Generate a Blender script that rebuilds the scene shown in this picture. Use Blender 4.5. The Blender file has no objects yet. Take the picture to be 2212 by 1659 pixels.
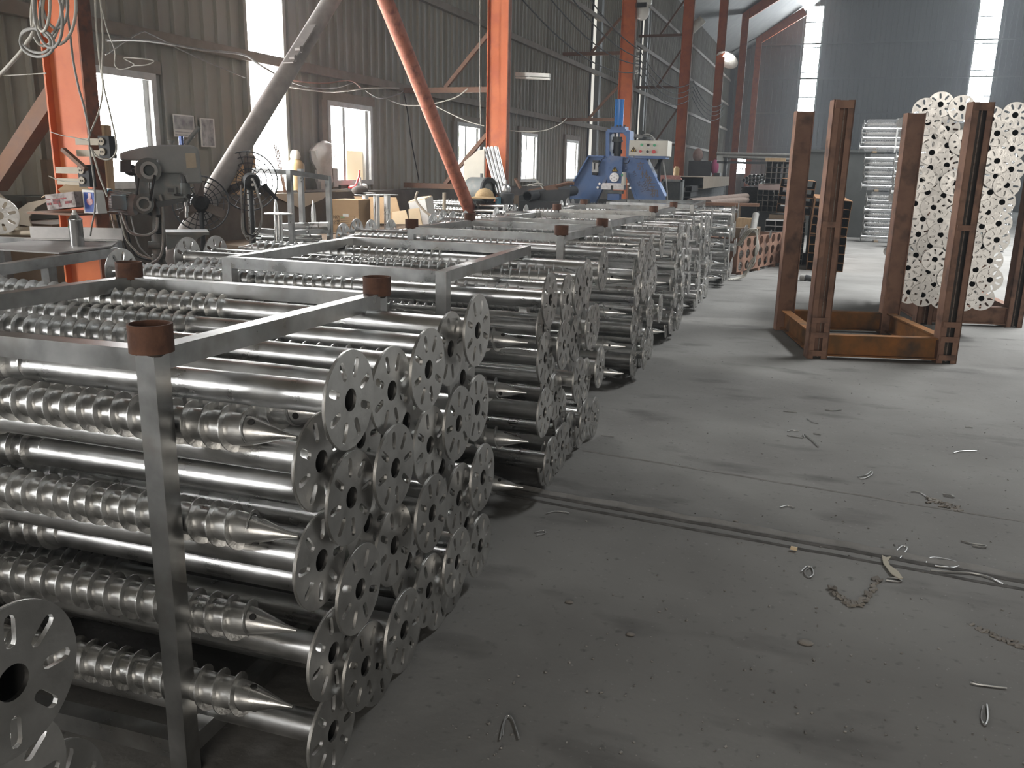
import bpy, bmesh, math, random
from mathutils import Vector, Matrix, Euler
rnd = random.Random(7)
C = bpy.context.scene.collection
PI = math.pi

# ------------------------------------------------------------------ camera, world, exposure
PW, PH, FPX = 2212, 1659, 1851.6
PITCH, ROLL, YAW, EYE = 0.2451, 0.0219, 0.3106, 1.5
def _dirc(x, y, z):
    x, y = x*math.cos(YAW)+y*math.sin(YAW), -x*math.sin(YAW)+y*math.cos(YAW)
    cp, sp, cr, sr = math.cos(PITCH), math.sin(PITCH), math.cos(ROLL), math.sin(ROLL)
    cx, cz, cy = x, y*cp-z*sp, -(y*sp+z*cp)
    return (cr*cx-sr*cy, sr*cx+cr*cy, cz)
_c = [_dirc(1,0,0), _dirc(0,1,0), _dirc(0,0,1)]
ROWS = [Vector((_c[0][i], _c[1][i], _c[2][i])) for i in range(3)]
cam_data = bpy.data.cameras.new('camera'); cam = bpy.data.objects.new('camera', cam_data); C.objects.link(cam)
cam_data.sensor_width = 36; cam_data.lens = 36*FPX/PW; cam_data.clip_end = 300; cam_data.clip_start = .05
_m = Matrix((ROWS[0], -ROWS[1], -ROWS[2])).transposed().to_4x4(); _m.translation = (0,0,EYE)
cam.matrix_world = _m
S = bpy.context.scene; S.camera = cam
S.view_settings.view_transform = 'Standard'; S.view_settings.look = 'None'
S.view_settings.gamma = 1; S.view_settings.use_curve_mapping = False
S.view_settings.exposure = 0.72
S.cycles.use_denoising = True
S.cycles.max_bounces = 4; S.cycles.diffuse_bounces = 2; S.cycles.glossy_bounces = 3; S.cycles.transparent_max_bounces = 5
S.cycles.caustics_reflective = False; S.cycles.caustics_refractive = False
S.cycles.sample_clamp_indirect = 6
wld = bpy.data.worlds.new('daylight'); S.world = wld; wld.use_nodes = True
wld.node_tree.nodes['Background'].inputs[0].default_value = (.80,.88,1,1)
wld.node_tree.nodes['Background'].inputs[1].default_value = 1.6
vs = wld.node_tree.nodes.new('ShaderNodeVolumeScatter')            # thin dusty haze hanging in the hall
vs.inputs['Color'].default_value = (.86,.93,1,1); vs.inputs['Density'].default_value = .003; vs.inputs['Anisotropy'].default_value = .5
wld.node_tree.links.new(vs.outputs[0], wld.node_tree.nodes['World Output'].inputs['Volume'])

def area(name, loc, rot, sx, sy, watts, col=(1,1,1), spread=180):
    l = bpy.data.lights.new(name, 'AREA'); l.shape = 'RECTANGLE'; l.size = sx; l.size_y = sy; l.energy = watts; l.color = col; l.spread = math.radians(spread)
    o = bpy.data.objects.new(name, l); C.objects.link(o); o.location = loc; o.rotation_euler = rot; return o
# daylight through the big doorway behind the camera, and through the roof lights further in
area('doorway_daylight', (1.5,-8.6,2.6), (PI/2,0,0), 7, 4.4, 400, (1,.93,.84))
area('roof_light_daylight', (6.5,17.5,10.9), (0,0,-.0344), 1.8, 16, 2100, (.96,.985,1), 112)
# ------------------------------------------------------------------ frames of reference
YB = .0344                                         # the hall runs two degrees off the rows of racks
CB, SB = math.cos(YB), math.sin(YB)
def b2w(p): return Vector((p[0]*CB+p[1]*SB, -p[0]*SB+p[1]*CB, p[2]))
def ray(px, py):
    a, b = (px-PW/2)/FPX, (py-PH/2)/FPX
    return ROWS[0]*a+ROWS[1]*b+ROWS[2]
O = Vector((0,0,EYE))
def wz(px, py, z): d = ray(px,py); return O+d*((z-EYE)/d.z)
def wy(px, py, y): d = ray(px,py); return O+d*(y/d.y)
def wx(px, py, x): d = ray(px,py); return O+d*(x/d.x)

# ------------------------------------------------------------------ materials
def mat(name, c1, c2=None, scale=8, metal=0, rough=.6, rough2=None, bump=0, bscale=None, stretch=(1,1,1), lo=.35, hi=.65, emit=None, alpha=None, c3=None, s3=40, spec=None, trans=0, vary=0, detail=6):
    m = bpy.data.materials.new(name); m.use_nodes = True
    nt = m.node_tree; N = nt.nodes; L = nt.links; b = N['Principled BSDF']
    def c4(c): return (c[0],c[1],c[2],1)
    b.inputs['Base Color'].default_value = c4(c1); b.inputs['Metallic'].default_value = metal; b.inputs['Roughness'].default_value = rough
    if spec is not None: b.inputs['Specular IOR Level'].default_value = spec
    if emit: b.inputs['Emission Color'].default_value = c4(emit[0]); b.inputs['Emission Strength'].default_value = emit[1]
    if alpha is not None: b.inputs['Alpha'].default_value = alpha
    if trans: b.inputs['Transmission Weight'].default_value = trans
    if c2 or bump:
        tc = N.new('ShaderNodeTexCoord'); mp = N.new('ShaderNodeMapping'); mp.inputs['Scale'].default_value = stretch
        oi = N.new('ShaderNodeObjectInfo'); ml = N.new('ShaderNodeMath'); ml.operation = 'MULTIPLY'; ml.inputs[1].default_value = 37
        L.new(oi.outputs['Random'], ml.inputs[0]); L.new(tc.outputs['Object'], mp.inputs['Vector']); L.new(ml.outputs[0], mp.inputs['Location'])
    if c2:
        n = N.new('ShaderNodeTexNoise'); n.inputs['Scale'].default_value = scale; n.inputs['Detail'].default_value = detail; n.inputs['Roughness'].default_value = .6
        L.new(mp.outputs[0], n.inputs['Vector'])
        r = N.new('ShaderNodeMapRange'); r.inputs[1].default_value = lo; r.inputs[2].default_value = hi; L.new(n.outputs[0], r.inputs[0])
        mx = N.new('ShaderNodeMix'); mx.data_type = 'RGBA'; mx.inputs[6].default_value = c4(c1); mx.inputs[7].default_value = c4(c2)
        L.new(r.outputs[0], mx.inputs[0]); out = mx.outputs[2]
        if c3:
            n3 = N.new('ShaderNodeTexNoise'); n3.inputs['Scale'].default_value = s3; n3.inputs['Detail'].default_value = 4; L.new(mp.outputs[0], n3.inputs['Vector'])
            r3 = N.new('ShaderNodeMapRange'); r3.inputs[1].default_value = .5; r3.inputs[2].default_value = .72; L.new(n3.outputs[0], r3.inputs[0])
            m3 = N.new('ShaderNodeMix'); m3.data_type = 'RGBA'; m3.inputs[7].default_value = c4(c3); L.new(out, m3.inputs[6]); L.new(r3.outputs[0], m3.inputs[0]); out = m3.outputs[2]
        if vary:
            hv = N.new('ShaderNodeHueSaturation'); mr = N.new('ShaderNodeMapRange'); mr.inputs[3].default_value = 1-vary; mr.inputs[4].default_value = 1+vary
            L.new(oi.outputs['Random'], mr.inputs[0]); L.new(mr.outputs[0], hv.inputs['Value']); L.new(out, hv.inputs['Color']); out = hv.outputs[0]
        L.new(out, b.inputs['Base Color'])
        if rough2 is not None:
            rr = N.new('ShaderNodeMapRange'); rr.inputs[3].default_value = rough; rr.inputs[4].default_value = rough2; L.new(r.outputs[0], rr.inputs[0]); L.new(rr.outputs[0], b.inputs['Roughness'])
    if bump:
        nb = N.new('ShaderNodeTexNoise'); nb.inputs['Scale'].default_value = bscale or scale*3; nb.inputs['Detail'].default_value = 5; L.new(mp.outputs[0], nb.inputs['Vector'])
        bp = N.new('ShaderNodeBump'); bp.inputs['Strength'].default_value = bump; bp.inputs['Distance'].default_value = .01; L.new(nb.outputs[0], bp.inputs['Height']); L.new(bp.outputs[0], b.inputs['Normal'])
    return m

GALV   = mat('galvanised_steel', (.60,.60,.59), (.78,.78,.77), 9, 1, .26, .40, bump=.06, bscale=60, vary=.10)
THREAD = mat('galvanised_thread', (.52,.52,.51), (.70,.70,.69), 30, 1, .28, .42, bump=.15, bscale=90)
FLANGE = mat('galvanised_plate', (.50,.495,.48), (.63,.625,.61), 14, 1, .32, .46, bump=.10, bscale=70, vary=.20)
INNER  = mat('shaded_pipe_bore', (.03,.03,.03), rough=.9)  # shade inside the bores and tip holes, painted as near-black
TUBE   = mat('zinc_square_tube', (.27,.275,.27), (.46,.465,.46), 5, .95, .26, .42, bump=.05, stretch=(1,1,1), c3=(.30,.29,.27), s3=9)
RUSTCAP= mat('rusty_pipe', (.075,.034,.022), (.14,.068,.042), 22, .1, .8, .95, bump=.25)
RUST   = mat('rusty_steel', (.19,.10,.068), (.29,.17,.118), 5, .1, .62, .9, bump=.12, bscale=50, c3=(.10,.060,.045), s3=7)
RUSTO  = mat('orange_rust', (.30,.115,.025), (.16,.085,.035), 5, .05, .75, .95, bump=.2, bscale=40, c3=(.055,.045,.035), s3=4)
NEARBLACK  = mat('near_black_steel', (.035,.034,.034), (.09,.07,.055), 6, .2, .5, .8)
WELD   = mat('weld_seam', (.60,.52,.46), (.35,.25,.2), 40, .5, .4)
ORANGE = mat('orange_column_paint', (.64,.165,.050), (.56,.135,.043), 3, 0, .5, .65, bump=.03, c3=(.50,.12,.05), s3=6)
SHADED_GRIMY  = mat('shaded_grimy_orange_paint', (.30,.105,.055), (.22,.085,.05), 6, 0, .6, .8, c3=(.14,.07,.05), s3=20)  # column orange with aisle-side shade put into the colour, plus speckled grime
BROWN  = mat('brown_primer_steel', (.16,.085,.055), (.22,.12,.075), 8, 0, .6, .8)
DUSTY  = mat('dusty_grey_pipe', (.34,.31,.285), (.42,.385,.355), 10, 0, .85)
BRACE  = mat('faded_orange_pipe', (.40,.13,.075), (.46,.175,.11), 9, 0, .75, c3=(.22,.07,.045), s3=14)
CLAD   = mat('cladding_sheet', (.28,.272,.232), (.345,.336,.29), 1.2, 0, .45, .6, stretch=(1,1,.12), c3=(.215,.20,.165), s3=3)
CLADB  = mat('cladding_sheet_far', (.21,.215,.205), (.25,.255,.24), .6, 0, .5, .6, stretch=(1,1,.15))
BRICK  = mat('rendered_dwarf_wall', (.085,.075,.063), (.13,.115,.10), 3, 0, .95, bump=.4, bscale=25)
ROOFM  = mat('roof_sheet', (.12,.12,.115), (.16,.16,.15), 2, 0, .6)
PURLIN = mat('dull_purlin', (.20,.17,.14), (.26,.22,.18), 6, 0, .7)
ALU    = mat('grey_aluminium', (.40,.40,.39), (.50,.50,.48), 12, .3, .5)
BRIGHT = mat('bright_aluminium', (.80,.80,.80), (.70,.70,.70), 12, .9, .30)
LIT    = mat('daylit_pane', (1,1,1), emit=((1,1,1),20.0))
LITS   = mat('daylit_roof_panel', (1,1,1), emit=((.96,.98,1),5.0))
LITB   = mat('daylit_far_panel', (1,1,1), emit=((.90,.96,1),20))
FRP    = mat('dusty_translucent_panel', (.62,.61,.56), (.50,.49,.45), 2, emit=((.80,.78,.70),.55), stretch=(1,1,.1))
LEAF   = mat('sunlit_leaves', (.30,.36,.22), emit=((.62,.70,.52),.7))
BLUE   = mat('blue_machine_paint', (.085,.165,.37), (.115,.20,.41), 5, 0, .42, .55, c3=(.17,.22,.36), s3=3)
BLUEB  = mat('bright_blue_cylinder_paint', (.045,.20,.55), rough=.22)
CREAM  = mat('cream_panel', (.68,.65,.57), (.62,.59,.51), 4, 0, .45)
STEEL  = mat('machined_steel', (.58,.58,.58), (.46,.46,.46), 30, 1, .3, .45)
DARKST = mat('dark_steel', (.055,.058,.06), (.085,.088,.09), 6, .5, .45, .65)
IRON   = mat('grey_cast_iron_paint', (.135,.15,.15), (.19,.20,.195), 7, 0, .55, .75, c3=(.24,.225,.20), s3=11)
BELTC  = mat('belt_cover_paint', (.20,.215,.215), (.25,.26,.255), 5, 0, .5, .7)
SKYBL  = mat('light_blue_paint', (.25,.52,.68), (.33,.54,.64), 8, 0, .5)
BLACK  = mat('black_rubber', (.018,.018,.018), rough=.7)
GREYC  = mat('grey_cable', (.24,.235,.22), (.32,.31,.29), 12, 0, .7)
PALEC  = mat('pale_cable', (.45,.43,.38), rough=.7)
CARD   = mat('brown_cardboard', (.40,.265,.145), (.46,.31,.175), 5, 0, .85)
CARDL  = mat('light_cardboard', (.62,.47,.30), (.66,.52,.34), 5, 0, .85)
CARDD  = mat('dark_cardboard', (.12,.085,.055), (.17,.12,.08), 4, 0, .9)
PRINT  = mat('dark_print', (.10,.075,.05), rough=.8)
WHITE  = mat('white_paper', (.78,.77,.74), (.70,.69,.66), 9, 0, .7)
GREENP = mat('green_print', (.16,.33,.15), rough=.7)
RED    = mat('red_plastic', (.55,.05,.05), rough=.4)
YELLOW = mat('yellow_sign', (.85,.55,.05), rough=.45)
GREEN  = mat('green_plastic', (.08,.40,.20), rough=.4)
BRASS  = mat('brass_cylinder', (.40,.29,.15), (.31,.21,.10), 9, .3, .45)
STRAW  = mat('straw', (.50,.36,.19), (.36,.25,.13), 40, 0, .8, bump=.4, stretch=(1,1,4))
CLOTH  = mat('dark_cloth', (.07,.06,.055), (.11,.095,.085), 9, 0, .9)
WOOD   = mat('weathered_timber', (.34,.24,.14), (.46,.33,.20), 6, 0, .8, stretch=(6,6,.6), bump=.15)
FILM   = mat('stretch_film', (.85,.86,.87), rough=.12, alpha=.16, bump=.9, bscale=9, c2=(.75,.76,.78))
BAG    = mat('thin_plastic_bag', (.75,.72,.68), (.6,.57,.53), 9, 0, .35, alpha=.62, bump=.5, bscale=12)
STRAP  = mat('white_strap', (.80,.80,.78), rough=.5)
BEIGE  = mat('worn_beige_plastic', (.42,.36,.27), (.33,.28,.21), 6, 0, .6)
TARP   = mat('dark_grey_board', (.085,.09,.085), (.11,.115,.11), 3, 0, .8)
PLASB  = mat('blue_plastic_jug', (.06,.11,.40), rough=.35)
POSTERG= mat('poster_grey', (.20,.20,.21), (.50,.50,.50), 12, 0, .6)
CANM   = mat('spray_can_metal', (.70,.70,.70), rough=.18, metal=1)
CERAM  = mat('white_ceramic', (.72,.70,.65), rough=.3)
LAMPW  = mat('white_lamp_body', (.70,.69,.64), (.58,.57,.53), 8, 0, .5)
LAMPON = mat('lit_lamp', (1,1,1), emit=((1,1,1),3))
WIRE   = mat('bright_wire', (.55,.55,.54), (.42,.42,.41), 30, .85, .35)
CRUST  = mat('flaking_crust', (.27,.25,.22), (.17,.155,.14), 14, 0, .95, bump=.5)
JOINT  = mat('dark_floor_joint', (.05,.048,.045), (.11,.105,.10), 12, 0, .9, bump=.4)
DUST   = mat('floor_dust', (.25,.245,.235), (.19,.185,.175), 9, 0, .95, bump=.3)
SKIN_P = mat('pink_plastic', (.50,.10,.22), rough=.5)

def floor_material():
    m = bpy.data.materials.new('dusty_concrete'); m.use_nodes = True; nt = m.node_tree; N = nt.nodes; L = nt.links; b = N['Principled BSDF']
    tc = N.new('ShaderNodeTexCoord')
    def noise(s, d=6, st=(1,1,1)):
        mp = N.new('ShaderNodeMapping'); mp.inputs['Scale'].default_value = st; L.new(tc.outputs['Object'], mp.inputs[0])
        n = N.new('ShaderNodeTexNoise'); n.inputs['Scale'].default_value = s; n.inputs['Detail'].default_value = d; L.new(mp.outputs[0], n.inputs['Vector']); return n.outputs[0]
    def mr(x, a, c, lo, hi):
        r = N.new('ShaderNodeMapRange'); r.inputs[1].default_value = a; r.inputs[2].default_value = c; r.inputs[3].default_value = lo; r.inputs[4].default_value = hi; L.new(x, r.inputs[0]); return r.outputs[0]
    def mix(f, a, c):
        k = N.new('ShaderNodeMix'); k.data_type = 'RGBA'; L.new(f, k.inputs[0])
        for i, v in ((6,a),(7,c)):
            if isinstance(v, tuple): k.inputs[i].default_value = (*v,1)
            else: L.new(v, k.inputs[i])
        return k.outputs[2]
    base = mix(mr(noise(.9), .35,.65,0,1), (.185,.180,.170), (.25,.245,.232))
    base = mix(mr(noise(1.6,5,(1,2.2,1)), .58,.72,0,.75), base, (.105,.102,.097))
    base = mix(mr(noise(26,5), .62,.74,0,.55), base, (.085,.083,.08))
    base = mix(mr(noise(55,3), .66,.72,0,.5), base, (.32,.315,.30))
    L.new(base, b.inputs['Base Color']); L.new(mr(noise(2.2),.3,.7,.72,.95), b.inputs['Roughness'])
    b.inputs['Specular IOR Level'].default_value = .14
    bp = N.new('ShaderNodeBump'); bp.inputs['Strength'].default_value = .35; bp.inputs['Distance'].default_value = .012
    ad = N.new('ShaderNodeMath'); ad.operation = 'ADD'; L.new(mr(noise(9,8),0,1,0,1), ad.inputs[0]); L.new(mr(noise(45,4),0,1,0,.25), ad.inputs[1]); L.new(ad.outputs[0], bp.inputs['Height']); L.new(bp.outputs[0], b.inputs['Normal'])
    return m
CONCRETE = floor_material()

# ------------------------------------------------------------------ mesh building
class MB:
    def __init__(s): s.v = []; s.f = []; s.mi = []
    def add(s, vs, fs, mi=0):
        k = len(s.v); s.v += [Vector(p) for p in vs]; s.f += [tuple(i+k for i in f) for f in fs]; s.mi += [mi]*len(fs); return s
    def box(s, c, d, R=None, mi=0):
        c = Vector(c); x, y, z = d[0]/2, d[1]/2, d[2]/2
        vs = [Vector((a*x,b*y,e*z)) for a in (-1,1) for b in (-1,1) for e in (-1,1)]
        if R is not None: vs = [R @ p for p in vs]
        return s.add([c+p for p in vs], [(0,1,3,2),(4,6,7,5),(0,4,5,1),(2,3,7,6),(0,2,6,4),(1,5,7,3)], mi)
    def span(s, a, b, mi=0):                       # axis-aligned box between two corners
        a, b = Vector(a), Vector(b); return s.box((a+b)/2, [abs(q) for q in (b-a)], None, mi)
    def beam(s, a, b, w, h, up=(0,0,1), mi=0):     # rectangular bar between two points
        a, b = Vector(a), Vector(b); t = (b-a).normalized(); u = Vector(up)
        sx = t.cross(u)
        if sx.length < 1e-4: sx = t.cross(Vector((0,1,0)))
        sx.normalize(); sz = sx.cross(t).normalized()
        vs = [p+sx*(i*w/2)+sz*(j*h/2) for p in (a,b) for i, j in ((-1,-1),(1,-1),(1,1),(-1,1))]
        return s.add(vs, [(0,3,2,1),(4,5,6,7),(0,1,5,4),(1,2,6,5),(2,3,7,6),(3,0,4,7)], mi)
    def rings(s, rs, cap=(True,True), mi=0, closed=False):
        n = len(rs[0]); k = len(s.v); fs = []
        for r in rs: s.v += [Vector(p) for p in r]
        m = len(rs)
        for i in range(m if closed else m-1):
            a, b = k+i*n, k+((i+1) % m)*n
            fs += [(a+j, a+(j+1) % n, b+(j+1) % n, b+j) for j in range(n)]
        if not closed:
            if cap[0]: fs.append(tuple(k+j for j in reversed(range(n))))
            if cap[1]: fs.append(tuple(k+(m-1)*n+j for j in range(n)))
        s.f += fs; s.mi += [mi]*len(fs); return s
    def lathe(s, prof, a, b, n=16, cap=(True,True), mi=0):  # prof: (distance along a->b, radius)
        a, b = Vector(a), Vector(b); t = (b-a).normalized(); u = t.orthogonal().normalized(); w = t.cross(u)
        return s.rings([[a+t*d+(u*math.cos(2*PI*j/n)+w*math.sin(2*PI*j/n))*r for j in range(n)] for d, r in prof], cap, mi)
    def cyl(s, a, b, r, r1=None, n=14, cap=(True,True), mi=0):
        return s.lathe([(0,r),((Vector(b)-Vector(a)).length, r if r1 is None else r1)], a, b, n, cap, mi)
    def pipe(s, a, b, r, ri, n=14, mi=0):          # hollow pipe
        a, b = Vector(a), Vector(b); l = (b-a).length
        return s.lathe([(0,ri),(0,r),(l,r),(l,ri),(0,ri)], a, b, n, (False,False), mi)
    def sqpipe(s, a, b, w, h, t, up=(0,0,1), mi=0):  # hollow rectangular tube
        a, b = Vector(a), Vector(b); d = (b-a).normalized(); sx = d.cross(Vector(up))
        if sx.length < 1e-4: sx = d.cross(Vector((0,1,0)))
        sx.normalize(); sz = sx.cross(d).normalized(); q = ((-1,-1),(1,-1),(1,1),(-1,1))
        def r(p, w, h): return [p+sx*(i*w/2)+sz*(j*h/2) for i, j in q]
        return s.rings([r(a,w-2*t,h-2*t), r(a,w,h), r(b,w,h), r(b,w-2*t,h-2*t), r(a,w-2*t,h-2*t)], (False,False), mi)
    def tube(s, pts, r, n=6, closed=False, mi=0):
        pts = [Vector(p) for p in pts]; m = len(pts); rs = []; u = None
        for i, p in enumerate(pts):
            t = (pts[(i+1) % m]-pts[i-1]) if closed else (pts[min(i+1,m-1)]-pts[max(i-1,0)])
            t = t.normalized() if t.length > 1e-9 else Vector((0,0,1))
            if u is None: u = t.orthogonal().normalized()
            u = (u-t*u.dot(t)); u = u.normalized() if u.length > 1e-6 else t.orthogonal().normalized()
            w = t.cross(u); rr = r[i] if isinstance(r, (list,tuple)) else r
            rs.append([p+(u*math.cos(2*PI*j/n)+w*math.sin(2*PI*j/n))*rr for j in range(n)])
        return s.rings(rs, (True,True), mi, closed)
    def prism(s, poly, thick, mi=0):               # planar outline of 3-D points, extruded by the vector thick
        poly = [Vector(p) for p in poly]; t = Vector(thick); n = len(poly)
        return s.add(poly+[p+t for p in poly], [tuple(range(n)), tuple(reversed(range(n,2*n)))]+[(i,i+n,(i+1) % n+n,(i+1) % n) for i in range(n)], mi)
    def sphere(s, c, r, n=12, m=8, sc=(1,1,1), mi=0):
        c = Vector(c); rs = []
        for i in range(m+1):
            a = PI*i/m; q = max(math.sin(a),.002)
            rs.append([c+Vector((r*sc[0]*q*math.cos(2*PI*j/n), r*sc[1]*q*math.sin(2*PI*j/n), -r*sc[2]*math.cos(a))) for j in range(n)])
        return s.rings(rs, (True,True), mi)
    def mesh(s, name, mats, smooth=None, off=None):
        me = bpy.data.meshes.new(name); off = off or Vector((0,0,0))
        me.from_pydata([tuple(p-off) for p in s.v], [], s.f)
        for m in (mats if isinstance(mats, (list,tuple)) else [mats]): me.materials.append(m)
        if any(s.mi): me.polygons.foreach_set('material_index', s.mi)
        bm = bmesh.new(); bm.from_mesh(me); bmesh.ops.recalc_face_normals(bm, faces=bm.faces); bm.to_mesh(me); bm.free()
        if smooth: me.shade_smooth(); me.set_sharp_from_angle(angle=math.radians(smooth))
        me.update(); return me
    def build(s, name, mats, parent=None, smooth=None, frame=None):
        if frame == 'b': s.v = [b2w(p) for p in s.v]
        off = Vector((0,0,0)); q = parent
        while q is not None: off += q.location; q = q.parent
        o = bpy.data.objects.new(name, s.mesh(name, mats, smooth, off)); C.objects.link(o)
        if parent is not None: o.parent = parent
        return o
def tag(o, label, cat, group=None, kind=None):
    o['label'] = label; o['category'] = cat
    if group: o['group'] = group
    if kind: o['kind'] = kind
    return o
def thing(name, label, cat, loc=(0,0,0), group=None, kind=None):
    o = bpy.data.objects.new(name, None); C.objects.link(o); o.location = loc; o.empty_display_size = .1
    return tag(o, label, cat, group, kind)
def solo(mb, name, m, label, cat, group=None, kind=None, smooth=None, frame=None):
    """one-mesh thing whose origin sits at its lowest middle point"""
    if frame == 'b': mb.v = [b2w(p) for p in mb.v]
    lo = min(p.z for p in mb.v); n = len(mb.v)
    off = Vector((sum(p.x for p in mb.v)/n, sum(p.y for p in mb.v)/n, lo))
    o = bpy.data.objects.new(name, mb.mesh(name, m, smooth, off)); C.objects.link(o); o.location = off
    return tag(o, label, cat, group, kind)
def dup(root, loc, rot=None, label=None, group=None):
    r = root.copy(); C.objects.link(r); r.location = loc
    if rot is not None: r.rotation_euler = rot
    if label: r['label'] = label
    if group: r['group'] = group
    for ch in root.children:
        c = ch.copy(); C.objects.link(c); c.parent = r
        for g in ch.children:
            d = g.copy(); C.objects.link(d); d.parent = c
    return r
def sag(a, b, drop, n=14):
    a, b = Vector(a), Vector(b); return [a.lerp(b,i/n)-Vector((0,0,drop*4*(i/n)*(1-i/n))) for i in range(n+1)]
def smoothpts(pts, k=5):
    pts = [Vector(p) for p in pts]; out = []; n = len(pts)
    for i in range(n-1):
        p0, p1, p2, p3 = pts[max(i-1,0)], pts[i], pts[i+1], pts[min(i+2,n-1)]
        for j in range(k):
            t = j/k; out.append(.5*((2*p1)+(p2-p0)*t+(2*p0-5*p1+4*p2-p3)*t*t+(3*p1-p0-3*p2+p3)*t**3))
    return out+[pts[-1]]
ORD = ['first','second','third','fourth','fifth','sixth','seventh','eighth','ninth','tenth','eleventh','twelfth','thirteenth','fourteenth']

# ------------------------------------------------------------------ the hall (written in hall coordinates: x across, y along)
XW, YBK = -5.75, 49.5
def by(px, py, yb):                                # pixel on the cross-plane y = yb of the hall, hall coordinates
    d = ray(px,py); dx, dy = d.x*CB-d.y*SB, d.x*SB+d.y*CB; t = yb/dy
    return Vector((dx*t, yb, EYE+d.z*t))
def bx(px, py, xb):
    d = ray(px,py); dx, dy = d.x*CB-d.y*SB, d.x*SB+d.y*CB; t = xb/dx
    return Vector((xb, dy*t, EYE+d.z*t))
def struct(mb, name, m, label, cat, parent=None, smooth=None, frame='b'):
    o = mb.build(name, m, parent, smooth, frame); tag(o, label, cat, None, 'structure'); return o
fl = MB(); fl.add([(-7,-9,0),(16,-9,0),(16,51,0),(-7,51,0)], [(0,1,2,3)])
struct(fl, 'floor', CONCRETE, 'dusty grey concrete workshop floor', 'floor')

openings = [(5.35,6.42,1.27,2.25), (7.78,8.40,1.22,7.2), (9.23,10.30,1.27,2.25), (13.05,14.05,1.27,2.22), (16.1,17.1,1.27,2.2), (19.15,20.15,1.27,2.18), (21.1,21.95,1.4,7.3), (26.6,27.7,1.4,7.3),
            (2.1,3.15,1.27,2.25), (-2.1,-.95,1.27,2.25), (-4.7,-3.6,1.27,2.25)]
def cladding(a0, a1, holes, ztop, put, pitch=.2, depth=.032, zlow=0):
    pts = {}
    k = 0
    while a0+k*pitch < a1:
        b = a0+k*pitch
        for o_, d in ((0,0),(.145,0),(.152,depth),(.174,depth),(.181,0)):
            pts[round(b+o_*pitch/.2,4)] = d
        k += 1
    for h in holes: pts[round(h[0],4)] = 0; pts[round(h[1],4)] = 0
    ks = sorted(q for q in pts if q <= a1+.3); mb = MB()
    for y0, y1 in zip(ks, ks[1:]):
        mid = (y0+y1)/2; segs = [(zlow, ztop(mid))]
        for h in holes:
            if h[0] <= mid <= h[1]: segs = [q for z0, z1 in segs for q in ((z0,min(z1,h[2])),(max(z0,h[3]),z1)) if q[1]-q[0] > .01]
        for z0, z1 in segs:
            mb.add([put(y0,pts[y0],z0), put(y1,pts[y1],z0), put(y1,pts[y1],z1), put(y0,pts[y0],z1)], [(0,1,2,3)])
    return mb
struct(cladding(-8.8, YBK, openings, lambda y: 7.4, lambda y,d,z: (XW-.03+d,y,z), zlow=1.1), 'wall_left', CLAD, 'ribbed grey metal cladding of the long side wall', 'wall')
dw = MB(); dw.span((XW-.1,-8.8,0), (XW+.22,YBK,1.2)); struct(dw, 'trim_1', BRICK, 'dark rendered dwarf wall with a ledge under the windows', 'wall base')
back_holes = [(-2.16,-1.37,1.8,9.9), (5.77,6.75,1.8,12.2), (-5.15,-4.3,1.5,2.35)]
def roofz(x): return 7.4+(x+5.75)*.66 if x < -1.5 else 10.205+(x+1.5)*.14
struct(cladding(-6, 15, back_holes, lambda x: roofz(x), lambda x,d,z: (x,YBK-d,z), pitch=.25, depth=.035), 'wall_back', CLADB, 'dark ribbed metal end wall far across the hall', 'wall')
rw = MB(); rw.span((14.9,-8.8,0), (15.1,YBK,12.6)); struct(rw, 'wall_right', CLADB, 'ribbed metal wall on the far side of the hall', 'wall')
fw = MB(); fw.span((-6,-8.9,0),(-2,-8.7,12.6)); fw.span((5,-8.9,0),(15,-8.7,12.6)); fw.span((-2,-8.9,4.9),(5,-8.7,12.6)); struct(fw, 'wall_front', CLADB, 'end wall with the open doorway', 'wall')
rf = MB()
xs = [-5.9,-1.5,15]
for i in range(2): rf.add([(xs[i],-9,roofz(xs[i])),(xs[i+1],-9,roofz(xs[i+1])),(xs[i+1],50,roofz(xs[i+1])),(xs[i],50,roofz(xs[i]))], [(0,1,2,3)])
struct(rf, 'ceiling', ROOFM, 'dark sheet roof high over the hall', 'roof')

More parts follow.
